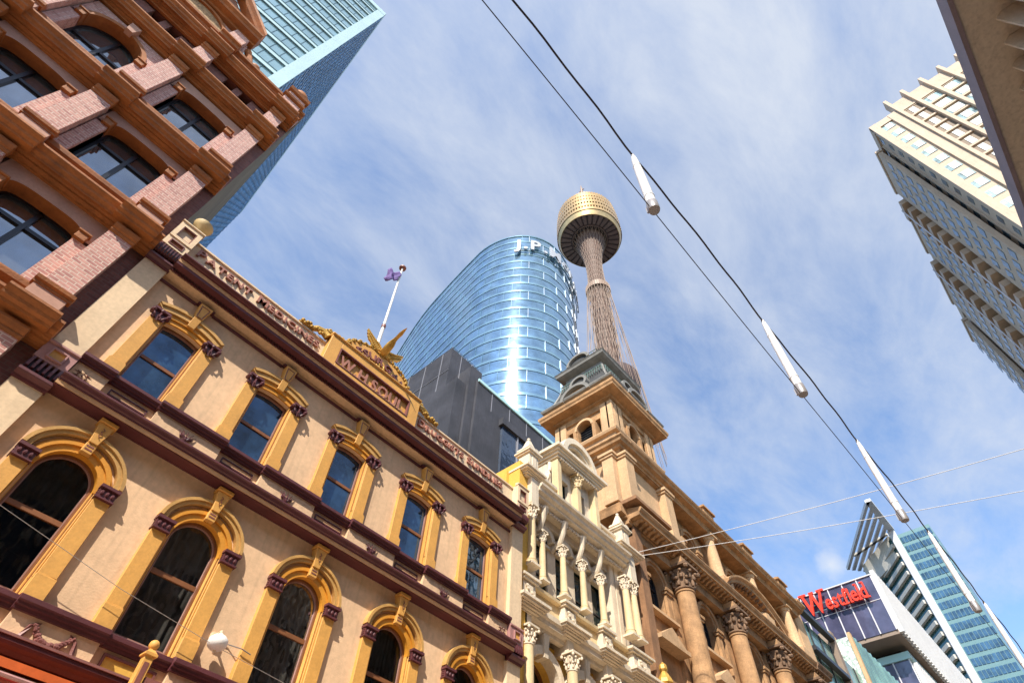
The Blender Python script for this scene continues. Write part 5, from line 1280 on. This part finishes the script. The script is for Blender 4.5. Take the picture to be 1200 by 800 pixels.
bd.obj('turret_windows', M['tgold2'], ot, smooth=True)
for i, (ra, rb) in enumerate(tiers):
    b = MB(); z0 = 255.6 + i*4.5
    for k in range(70):
        a = 2*PI*k/70; r_ = ra-.08
        c0, s0, c1, s1 = math.cos(a), math.sin(a), math.cos(a+.045), math.sin(a+.045)
        b.loops([[(OX+r_*c0, OY+r_*s0, zz), (OX+r_*c1, OY+r_*s1, zz), (OX+(r_-.3)*c1, OY+(r_-.3)*s1, zz), (OX+(r_-.3)*c0, OY+(r_-.3)*s0, zz)] for zz in (z0+2.35, z0+4.55)])
    b.obj('turret_mullions', M['tgold'], ot)
b = MB(); b.lathe(OX, OY, [(3.1, 253.4), (14.4, 253.2), (14.4, 253.4)], 56); b.obj('turret_floor', M['tunder'], ot)
for k in range(30):
    a = 2*PI*k/30; w0, w1 = .075, .075
    b = MB(); b.loops([[(OX+r_*math.cos(a+s_*w_), OY+r_*math.sin(a+s_*w_), 252.9 + (0 if s2 < 0 else .3)) for s_, s2 in ((-1,-1),(1,-1),(1,1),(-1,1))] for r_, w_ in ((9.0, .07), (14.0, .07))]); b.obj('underside_panel', M['trib'], ot)
b = MB(); b.lathe(OX, OY, [(8.2, 252.4), (8.6, 252.4), (8.6, 253.2), (8.2, 253.2)], 40, cap=False); b.obj('underside_ring', M['trib'], ot)
b = MB(); b.lathe(OX, OY, [(3.0, 284), (3.0, 288), (1.0, 289)], 16); b.lathe(OX, OY, [(1.0, 288), (.7, 318), (.1, 324)], 8); b.box(OX-2, OX+2, OY-.2, OY+.2, 310, 311); b.box(OX-.2, OX+.2, OY-1.6, OY+1.6, 316, 316.6); b.obj('mast', M['tlight'], ot)
b = MB(); b.lathe(OX, OY, [(4.6, 205.4), (5.0, 205.4), (5.0, 208.6), (4.6, 208.6)], 36, cap=False)
for k in range(36):
    a = 2*PI*k/36; b.tube([(OX+5.1*math.cos(a), OY+5.1*math.sin(a), 205.2), (OX+5.1*math.cos(a), OY+5.1*math.sin(a), 208.9)], .16, 4)
b.obj('collar_ring', M['tlight'], ot)
def shaft_r(z): # lattice envelope
    if z > 207: return 3.55 + 4.5*max(0, (z-224)/28)**2.0 + .55*((224-z)/17)**2*(z < 224)
    return 4.1 + .0*(207-z)
b = MB()
for k in range(26):
    for s_ in (-1, 1):
        pts = []
        for j in range(13):
            z = 207 + 45.5*j/12; a = 2*PI*k/26 + s_*(z-207)*.028; r_ = shaft_r(z); pts.append((OX+r_*math.cos(a), OY+r_*math.sin(a), z))
        b.tube(pts, .085, 4)
        pts = []
        for j in range(13):
            z = 207 - 110*j/12; a = 2*PI*k/26 + s_*(207-z)*.022; r_ = 4.15 + .006*(207-z); pts.append((OX+r_*math.cos(a), OY+r_*math.sin(a), z))
        b.tube(pts, .09, 4)
b.obj('lattice', M['tlight'], ot)
b = MB(); b.lathe(OX, OY, [(3.6, 100), (3.6, 205), (3.2, 224), (3.4, 232), (7.0, 252)], 30, cap=False); b.obj('lattice_lining', M['tshaft'], ot, smooth=True)
b = MB()
for k in range(24):
    for s_ in (-1, 1):
        a0 = 2*PI*k/24; a1 = a0 + s_*.35
        b.tube([(OX+4.7*math.cos(a0), OY+4.7*math.sin(a0), 207), (OX+9.0*math.cos(a1), OY+9.0*math.sin(a1), 148), (OX+11.4*math.cos(a1), OY+11.4*math.sin(a1), 112)], .075, 4)
b.obj('stay_cables', M['tlight'], ot)
b = MB(); b.lathe(OX, OY, [(4.2, 132), (8.4, 143), (9.0, 147), (9.0, 149), (8.6, 149)], 40, cap=False); b.obj('anchor_ring', M['tunder'], ot)

# ---- right-hand hotel tower
M['hotel'] = mat('buff_precast_concrete', (0.55, 0.425, 0.31), 0.8, var=0.08, vscale=0.3, bump=0.1, streak=0.12)
M['hotelside'] = M['hotel']
M['hoteld'] = mat('brown_recess_panel', (0.20, 0.14, 0.09), 0.7, var=0.1, vscale=.5)
M['hotelwin'] = glass_mat('hotel_window_glass', (0.45, 0.62, 0.60), 0.05, metal=0.3, wav=.02, var=.5, vscale=.6, spec=1.0)
M['hotelblind'] = mat('white_window_blind', (0.72, 0.74, 0.72), 0.6, var=0.1, vscale=.7)
M['hotelblue'] = glass_mat('blue_grey_window', (0.10, 0.20, 0.28), 0.08, metal=0.3, wav=.02, var=.5, vscale=.6, spec=1.0)
M['mullionw'] = mat('pale_mullion', (0.60, 0.58, 0.60), 0.4, var=0)
M['balc'] = mat('tan_balcony_front', (0.50, 0.36, 0.24), 0.5, var=.1)
ht = thing('hotel_tower', 'tall buff concrete hotel tower with ribbed faces and white blinds at the right', 'tower', (90, -50, GZ))
HX, HY, HH = 65.0, -26.2, 110.0
MB().box(HX, HX+60, HY-34, HY, GZ, HH-.5).obj('core', M['hotel'], ht)
MB().box(HX-.3, HX+60, HY-5, HY+.3, HH-1.6, HH+.3).obj('parapet', M['hotel'], ht)
MB().box(HX-.2, HX+58, HY-34, HY-5, HH-1.5, HH+3.0).obj('upper_parapet', M['hotel'], ht)
MB().box(HX-.55, HX, HY-.8, HY+.3, GZ, HH).obj('corner_rib', M['hotel'], ht)
ribs = [-30.9, -33.9, -37.1, -40.2, -43.2, -46.4, -49.6, -52.8, -56.0]
for y in ribs: MB().box(HX-.8, HX+1.0, y-.26, y+.26, GZ, HH+4.6).obj('rib', M['hotel'], ht)
MB().box(HX-.4, HX+.0, -30.62, -29.2, GZ, HH+.2).obj('shaft_pier', M['hotel'], ht)
wins_w = []; FHh = 3.3; blind = []; rec = []
for k in range(8, 33):
    z = k*FHh+.8
    # narrow windows in the first bay
    wins_w.append((HX-.06, HX+.02, HY-2.7, HY-1.0, z, z+1.9)); blind.append((HX-.12, HX-.07, HY-2.5, HY-1.5, z+.1, z+1.8))
    for i in range(len(ribs)-1):
        y1, y0 = ribs[i]-.3, ribs[i+1]+.3
        if i == 0:
            rec.append((HX-.12, HX-.02, y0, y1, z-.3, z+2.0)); blind.append((HX-.22, HX-.13, y0+.85, y1-.75, z-.2, z+1.9))
        else:
            wins_w.append((HX-.14, HX-.02, y0+.1, y1-.1, z-.2, z+1.9))
            blind.append((HX-.22, HX-.15, y0+.25+(k*7+i*3)%3*.25, y1-.35-(k*5+i)%3*.2, z-.1, z+1.8))
many('window', wins_w, M['hotelwin'], ht)
many('window_blind', blind, M['hotelblind'], ht)
many('recess_panel', rec, M['hoteld'], ht)
many('floor_ledge', [(HX-.35, HX-.02, ribs[i+1]+.3, ribs[i]-.3, k*FHh-.1, k*FHh+.35) for k in range(8, 34) for i in range(len(ribs)-1)], M['hotel'], ht)
# street side: fins, windows, stacked balconies
sidew = []; 
for k in range(8, 33):
    z = k*FHh+.8
    for i in range(20): sidew.append((HX+1.3+i*2.9, HX+2.3+i*2.9, HY+.0, HY+.05, z, z+1.5))
many('side_window', sidew, M['hotelblue'], ht, eye=(0, 0, 90))
b = MB()
for i in range(21): b.box(HX+.35+i*2.9, HX+.75+i*2.9, HY, HY+.16, GZ, HH-1.7)
b.obj('side_fins', M['hotel'], ht)
for x0, x1, zt in ((HX+4, HX+14, HH-2), (HX+20, HX+30, HH-3), (HX+36, HX+46, HH-3), (HX+51, HX+58, HH-4)):
    MB().box(x0, x1, HY+.56, HY+1.3, GZ, zt).obj('side_bay', M['hotel'], ht)
    wv = [(x0+.5+j*2.2, x0+1.9+j*2.2, HY+1.3, HY+1.37, k*FHh+.8, k*FHh+2.4) for k in range(10, int(zt/FHh)) for j in range(4)]
    q = MB(); [q.box(*v_) for v_ in wv]; tag(q.obj('side_bay_windows', M['hotelblue'], ht), kind='stuff')
    MB().box(x0-.2, x1+.2, HY+.5, HY+1.5, zt, zt+.7).obj('bay_cap', M['hotel'], ht)
for x0, ztop in ((HX+14.6, HH-5), (HX+30.8, HH-6)):
    for k in range(11):
        z = ztop - k*FHh
        if z < 40: break
        MB().box(x0+2.1, x0+2.4, HY+2.21, HY+2.36, z-2, z+1.3).obj('balcony_rail', M['mullionw'], ht)
        q = MB(); q.box(x0, x0+4.6, HY+.56, HY+2.2, z, z+1.3); bl = q.obj('balcony', M['balc'], ht)

# ---- mall block with the red sign
M['purpleglass'] = glass_mat('violet_grey_glass', (0.085, 0.08, 0.14), 0.10, wav=.03, wscale=.5, spec=1.0, var=.35, vscale=.3)
M['mullionw'] = mat('pale_mullion', (0.60, 0.58, 0.60), 0.4, var=0)
M['louvre'] = mat('off_white_louvre', (0.64, 0.63, 0.62), 0.5, var=0.05, vscale=.3)
M['soffitb'] = mat('brown_soffit_panel', (0.26, 0.19, 0.14), 0.6, var=.1, vscale=.4)
M['signred'] = mat('red_sign_letter', (0.80, 0.045, 0.015), 0.35, var=0)
M['tealdark'] = glass_mat('dark_teal_glass', (0.03, 0.12, 0.12), 0.10, wav=.03, spec=1.0, metal=.3)
ml = thing('mall_building', 'violet glass mall block with white side louvres overhanging the street', 'building', (110, 25, GZ))
MX, MT, MBt = 91.0, 48.1, 40.3
MB().box(MX, MX+70, 12.35, 46, MBt, MT).obj('upper_box', M['purpleglass'], ml)
MB().box(MX+.1, MX+70, 12.3, 46, MBt-.5, MBt-.002).obj('soffit', M['soffitb'], ml)
b = MB()
for i in range(16): b.box(MX-.12, MX-.003, 12.35+2.1*i, 12.5+2.1*i, MBt, MT)
b.box(MX-.06, MX-.003, 12.5, 46, MBt+4.3, MBt+4.38); b.box(MX-.2, MX-.003, 12.3, 46, MT, MT+.15)
b.obj('mullions', M['mullionw'], ml)
for k in range(62): MB().box(MX+.2+k*1.05, MX+.85+k*1.05, 11.75, 12.34, MBt-.3-k*.02, MT+.8).obj('louvre', M['louvre'], ml)
MB().box(MX+3.6, MX+66, 13.2, 44, GZ, 38.4).obj('lower_box', M['purpleglass'], ml)
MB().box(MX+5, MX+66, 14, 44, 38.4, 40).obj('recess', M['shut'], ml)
MB().box(MX+3.3, MX+66, 12.9, 44, 38.0, 38.9).obj('lower_parapet', M['aquatrim'], ml)
b = MB()
for i in range(16): b.box(MX+3.45, MX+3.59, 13.2+2.1*i, 13.35+2.1*i, GZ, 38)
for z in (24, 29, 33.7): b.box(MX+3.5, MX+3.59, 13.3, 44, z, z+.1)
b.obj('mullions', M['mullionw'], ml)
for k in range(60): MB().box(MX+4+k*.95, MX+4.5+k*.95, 12.6, 13.19, GZ, 37.6).obj('lower_louvre', M['louvre'], ml)
# red sign: each letter a part
sg = thing('shop_sign', 'big red letters of the mall sign fixed across the violet glass', 'sign', (MX-.8, 18, 44.9))
SZ = 2.25
def serif_letters():
    tot = 0
    for ch in 'Westfield':
        vs, fs = glyph(ch, .02, .08); tot += (max(v[0] for v in vs)-min(v[0] for v in vs))*(SZ*1.42 if ch == 'W' else SZ)
    t = 0; y0 = 22.6; zb = 44.95
    for n_, ch in enumerate('Westfield'):
        size = SZ*1.42 if ch == 'W' else SZ
        vs, fs = glyph(ch, .02, .08); xa = min(v[0] for v in vs); xb = max(v[0] for v in vs)
        dz = -.1 if ch == 'W' else 0
        sw = (9.0-.75)/tot
        b = MB(); b.add([(MX-.75-v[2]*2.2, y0 - t - (v[0]-xa)*size*sw, zb + dz + v[1]*size) for v in vs], fs)
        w_ = (xb-xa)*size*sw
        def slab(ya, yb, za, zb2): b.box(MX-.93, MX-.58, y0-t-ya, y0-t-yb, zb+dz+za, zb+dz+zb2)
        if ch == 'W': slab(-.35, .75, .93*size, 1.02*size); slab(w_*.4, w_*.62, .93*size, 1.02*size); slab(w_-.7, w_+.35, .93*size, 1.02*size)
        if ch in 'fil': slab(-.12, w_+.14, -.03*size, .05*size)
        if ch in 'ild': slab((-.22 if ch != 'd' else w_-.5), (w_-.05 if ch != 'd' else w_-.05), (.95 if ch != 'i' else .66)*size, (1.02 if ch != 'i' else .73)*size)
        if ch == 'd': slab(w_-.25, w_+.2, -.03*size, .05*size)
        b.obj('letter', M['signred'], sg)
        t += w_ + (.0 if ch == 'W' else .10)
serif_letters()
b = MB()
for z in (45.2, 46.2): b.box(MX-.55, MX-.45, 13.7, 22.0, z, z+.12)
for i in range(9): b.box(MX-.5, MX-.13, 13.9+i*.9, 13.98+i*.9, 45.22, 45.3)
b.obj('sign_rail', M['tealline'], sg)

# ---- narrow shop with the mosaic front, and the green glass shop beside it
M['mosaic'] = mat('white_green_mosaic', (0.60, 0.66, 0.60), 0.4, var=0.9, vscale=4.0, tone=(0.16, 0.22, 0.18), bump=.3, bscale=4)
M['greenlouvre'] = glass_mat('green_glass_louvre', (0.22, 0.38, 0.30), 0.2, wav=.02, metal=.2, var=.4, vscale=.3)
ms = thing('mosaic_building', 'narrow building with a pale green mosaic front and green glass louvres along its side', 'building', (70, 14, GZ))
MB().box(59.6, 88, 12.05, 20, GZ, 26.8).obj('core', M['tealdark'], ms)
MB().box(59.4, 59.6, 12.2, 13.3, GZ, 26.9).obj('mosaic_front', M['mosaic'], ms)
b = MB(); b.box(59.3, 59.75, 11.9, 12.2, GZ, 27.2); b.box(59.3, 59.75, 13.3, 13.55, GZ, 27.2)
for z in (13, 17.5, 22): b.box(59.32, 59.39, 12.2, 13.3, z, z+.12)
b.obj('front_frame', M['sandlight'], ms)
b = MB()
for k in range(46): b.box(60+k*.6, 60.28+k*.6, 11.9, 12.05, GZ, 27.0+.15*(k%2))
b.obj('side_louvres', M['greenlouvre'], ms)
gs = thing('glass_shop', 'green glass shopfront under two dark projecting roof slabs beside the mosaic front', 'building', (52, 14, GZ))
MB().box(46.4, 59.2, 12.45, 20, GZ, 23.6).obj('glass_wall', M['greenlouvre'], gs)
M['darkbeam'] = mat('black_steel_beam', (0.03, 0.03, 0.035), 0.4, var=0)
for z in (17.9, 20.9, 23.9): MB().box(46.6, 52.9, 11.9, 12.35, z, z+.32).obj('roof_slab', M['darkbeam'], gs)
b = MB()
for x in (48.2, 50.4, 52.6, 55, 57.4): b.box(x, x+.14, 12.36, 12.44, GZ, 23.5)
b.obj('mullions', M['darkbeam'], gs)
MB().box(52.9, 53.6, 12.0, 13, GZ, 24.8).obj('corner_post', M['soffitb'], gs)

# ---- teal office tower with the pointed roof wing
M['otealb'] = mat('teal_spandrel', (0.14, 0.26, 0.27), 0.3, var=.06, vscale=.2, spec=.8)
M['oblue'] = glass_mat('steel_blue_glass', (0.07, 0.16, 0.24), 0.08, metal=.4, wav=.03, var=.4, vscale=.4, spec=1.0)
M['silver'] = mat('silver_panel', (0.62, 0.62, 0.63), 0.5, metal=0, var=.08, vscale=.2)
M['creamslab'] = mat('cream_balcony_slab', (0.62, 0.58, 0.50), 0.6, var=.08)
of = thing('office_tower', 'teal banded office tower with a pointed white roof wing far down the street', 'tower', (215, 10, GZ))
cx_, cy_, OHt = 200.0, 15.2, 117.0
MB().box(cx_, cx_+26, 4.9, cy_, GZ, OHt-2).obj('core', M['otealb'], of)
FO = 3.1
wb2 = []
for k in range(4, 38):
    z = k*FO+.2
    if z > OHt-4: break
    for i in range(9): wb2.append((cx_-.12, cx_-.01, 5.1+i*1.03, 5.95+i*1.03, z, z+1.95))
many('window', [v_ for v_ in wb2], M['oblue'], of, eye=(190, 10, 110))
b = MB(); b.box(cx_-.9, cx_+1.2, cy_-.7, cy_+1.3, GZ, OHt); b.obj('corner_strip', M['silver'], of, bevel=.2)
# stepped balconies on the left face, running out to the left
dv = Vector((18.0, 14.4)).normalized(); nv = Vector((-dv.y, dv.x))
def q4(s0, s1, o0, o1, z0, z1, mb):
    o_ = Vector((cx_, cy_+1.2))
    P = [o_+dv*s0+nv*o0, o_+dv*s1+nv*o0, o_+dv*s1+nv*o1, o_+dv*s0+nv*o1]
    mb.prismz([(p.x, p.y) for p in P], z0, z1)
b = MB(); q4(0, 26, -8, 0, GZ, OHt-2, b); b.obj('left_wing', M['tealdark'], of)
for k in range(14, 37):
    z = k*FO
    b = MB(); q4(.3, 12.5, 0, .9, z, z+1.1, b); b.obj('balcony', M['creamslab'], of)
    b = MB(); q4(12.6, 20, 0, .7, z, z+1.5, b); b.obj('balcony', M['otealb'], of)
# pointed roof wing: frame and louvres
A_, L_, K_ = Vector((180.6, 15.4)), Vector((213, 34.6)), Vector((200, 15.2))
b = MB()
def bar(P, Q, w0, zt, th, mb):
    d = (Q-P).normalized(); n = Vector((-d.y, d.x))*w0
    mb.prismz([((P-n).x, (P-n).y), ((Q-n).x, (Q-n).y), ((Q+n).x, (Q+n).y), ((P+n).x, (P+n).y)], zt, zt+th)
bar(A_, L_, .45, OHt-.3, 1.0, b); bar(A_, K_, .9, OHt-.3, 1.0, b); b.obj('roof_wing_frame', M['silver'], of)
for i in range(1, 5):
    t = i/5.2; P = A_.lerp(K_, t); Q = A_.lerp(L_, .12).lerp(L_, 0) if False else L_.lerp(A_, 0) 
    st = A_.lerp(K_, t); en = st + (L_-A_)*(1-t*.35)
    b = MB(); bar(st, en, .55, OHt-.25, .5, b); b.obj('roof_wing_louvre', M['silver'], of)
b = MB(); bar(Vector((206.5, 30)), Vector((201, 17)), .5, OHt-.25, .6, b); b.obj('roof_wing_rib', M['creamslab'], of)
MB().prismz([(201, 17), (213, 30), (216, 27), (205, 15)], OHt-8, OHt-.6).obj('plant_room', M['creamslab'], of)

# ---- right-hand building: concrete wall with vertical fins under a roof slab
M['fincon'] = mat('grey_brown_concrete', (0.58, 0.51, 0.43), 0.85, var=.08, vscale=.6, bump=.15, bscale=10, streak=.2)
M['slabedge'] = mat('mauve_grey_slab_edge', (0.24, 0.20, 0.24), 0.6, var=.1)
rb = thing('finned_building', 'grey brown concrete building with vertical fins under its roof slab at the upper right', 'building', (20, -12, GZ))
MB().box(-45, 62, -26, -9.7, GZ, 20.19).obj('wall', M['fincon'], rb)
MB().box(-45, 62, -26, -8.0, 20.2, 20.6).obj('roof_slab', M['fincon'], rb)
MB().box(-45.1, 62.1, -8.0, -7.86, 20.12, 20.75).obj('slab_edge', M['slabedge'], rb)
for i in range(70):
    x = -12.25 + i*.86
    q = MB(); q.loops([[(xx, -9.7, -1.0), (xx, -8.75, -1.0), (xx, -8.75, 20.0), (xx, -9.0, 20.18), (xx, -9.7, 20.18)] for xx in (x, x+.07)]); q.obj('fin', M['fincon'], rb)
b = MB()
for i in range(60): b.box(-12.0+i*.86, -11.45+i*.86, -9.7, -9.64, 4, 17.5)
b.obj('window_strip', M['blackglass'], rb)

# ---------------------------------------------------------------- street lighting strung on a cable, and the thin wires
M['tube'] = mat('white_lamp_tube', (0.80, 0.80, 0.80), 0.35, var=0.03)
M['tubecap'] = mat('grey_lamp_cap', (0.32, 0.30, 0.30), 0.4, metal=.3, var=0)
M['blackcable'] = mat('black_cable', (0.015, 0.012, 0.02), 0.5, var=0)
CZ = 8.0
def cab(x): return .785 - .0246*x
tubes = []
labels = ['white tubular lamp hanging nearest overhead, topmost in the picture', 'white tubular lamp hanging second along the cable from overhead',
          'white tubular lamp hanging third along the cable, above the teal office tower', 'white tubular lamp hanging fourth along the cable, across the teal office tower',
          'white tubular lamp hanging last along the cable at the lower right edge']
proto = None
for i, x in enumerate((2.98, 6.68, 10.43, 14.2, 18.0)):
    if proto is None:
        t = thing('tube_lamp', labels[0], 'lamp', (x, cab(x), CZ-1.82), 'tube lamps strung along the overhead cable'); proto = t
        b = MB(); n = 16; cx0, cy0 = x, cab(x)
        b.lathe(cx0, cy0, [(.015, CZ-.01), (.03, CZ-.05), (.043, CZ-.2), (.055, CZ-.6), (.060, CZ-1.62)], 18); b.obj('diffuser', M['tube'], t, smooth=True)
        b = MB(); b.lathe(cx0, cy0, [(.060, CZ-1.62), (.068, CZ-1.63), (.070, CZ-1.79), (.064, CZ-1.82), (.04, CZ-1.82)], 18); b.obj('end_cap', M['tubecap'], t, smooth=True)
        b = MB(); b.lathe(cx0, cy0, [(.022, CZ-.06), (.028, CZ-.02), (.022, CZ+.03)], 8); b.obj('clamp', M['tubecap'], t)
        for zz in (CZ-.42, CZ-1.45):
            b = MB(); rr_ = .05 if zz > CZ-1 else .060
            b.lathe(cx0, cy0, [(rr_+.001, zz-.012), (rr_+.005, zz-.012), (rr_+.005, zz+.012), (rr_+.001, zz+.012)], 18, cap=False); b.obj('strap', M['tube'], t)
        b = MB(); b.box(cx0-.012, cx0+.012, cy0+.055, cy0+.085, CZ-1.78, CZ-1.66); b.obj('cable_bracket', M['tubecap'], t)
    else:
        c = copy_tree(proto); c.location = (x, cab(x), CZ-1.82); c['label'] = labels[i]
pts = []; x = -6.0
while x < 34:
    f = ((x-2.98) % 3.72)/3.72
    pts.append((x, cab(x) + .006*math.sin(x*5.1) - .03*math.sin(PI*f), CZ + .02 + .009*math.sin(x*3.3+1) - .05*math.sin(PI*f) + .004*math.sin(x*9))); x += .22
b = MB(); b.tube(pts, .013, 6); tag(b.obj('power_cable', M['blackcable']), 'thick black cable carrying the tubular lamps, the upper of the pair', 'cable')
b = MB(); b.tube([(x_, cab(x_)+.02, CZ-1.80+.03*math.sin(x_*.9)) for x_ in [-6+.5*k for k in range(80)]], .006, 5); tag(b.obj('span_wire', M['blackcable']), 'thin dark wire joining the lower ends of the tubular lamps', 'cable')
M['thinwire'] = mat('pale_span_wire', (0.62, 0.60, 0.58), 0.9, var=0, spec=0)
def span(P, Q, sag, r_=.014):
    P, Q = Vector(P), Vector(Q); return [P.lerp(Q, i/24) - Vector((0, 0, sag*4*(i/24)*(1-i/24))) for i in range(25)]
b = MB(); b.tube(span((21.8, 11.7, 15.95), (26.0, -9.0, 15.95), .2), .014, 8); tag(b.obj('span_wire', M['thinwire'], smooth=True), 'pale wire crossing the street from the white facade, the upper of two', 'cable')
b = MB(); b.tube(span((22.0, 11.65, 15.85), (29.6, -9.0, 15.85), .2), .014, 8); tag(b.obj('span_wire', M['thinwire'], smooth=True), 'pale wire crossing the street from the white facade, the lower of two', 'cable')
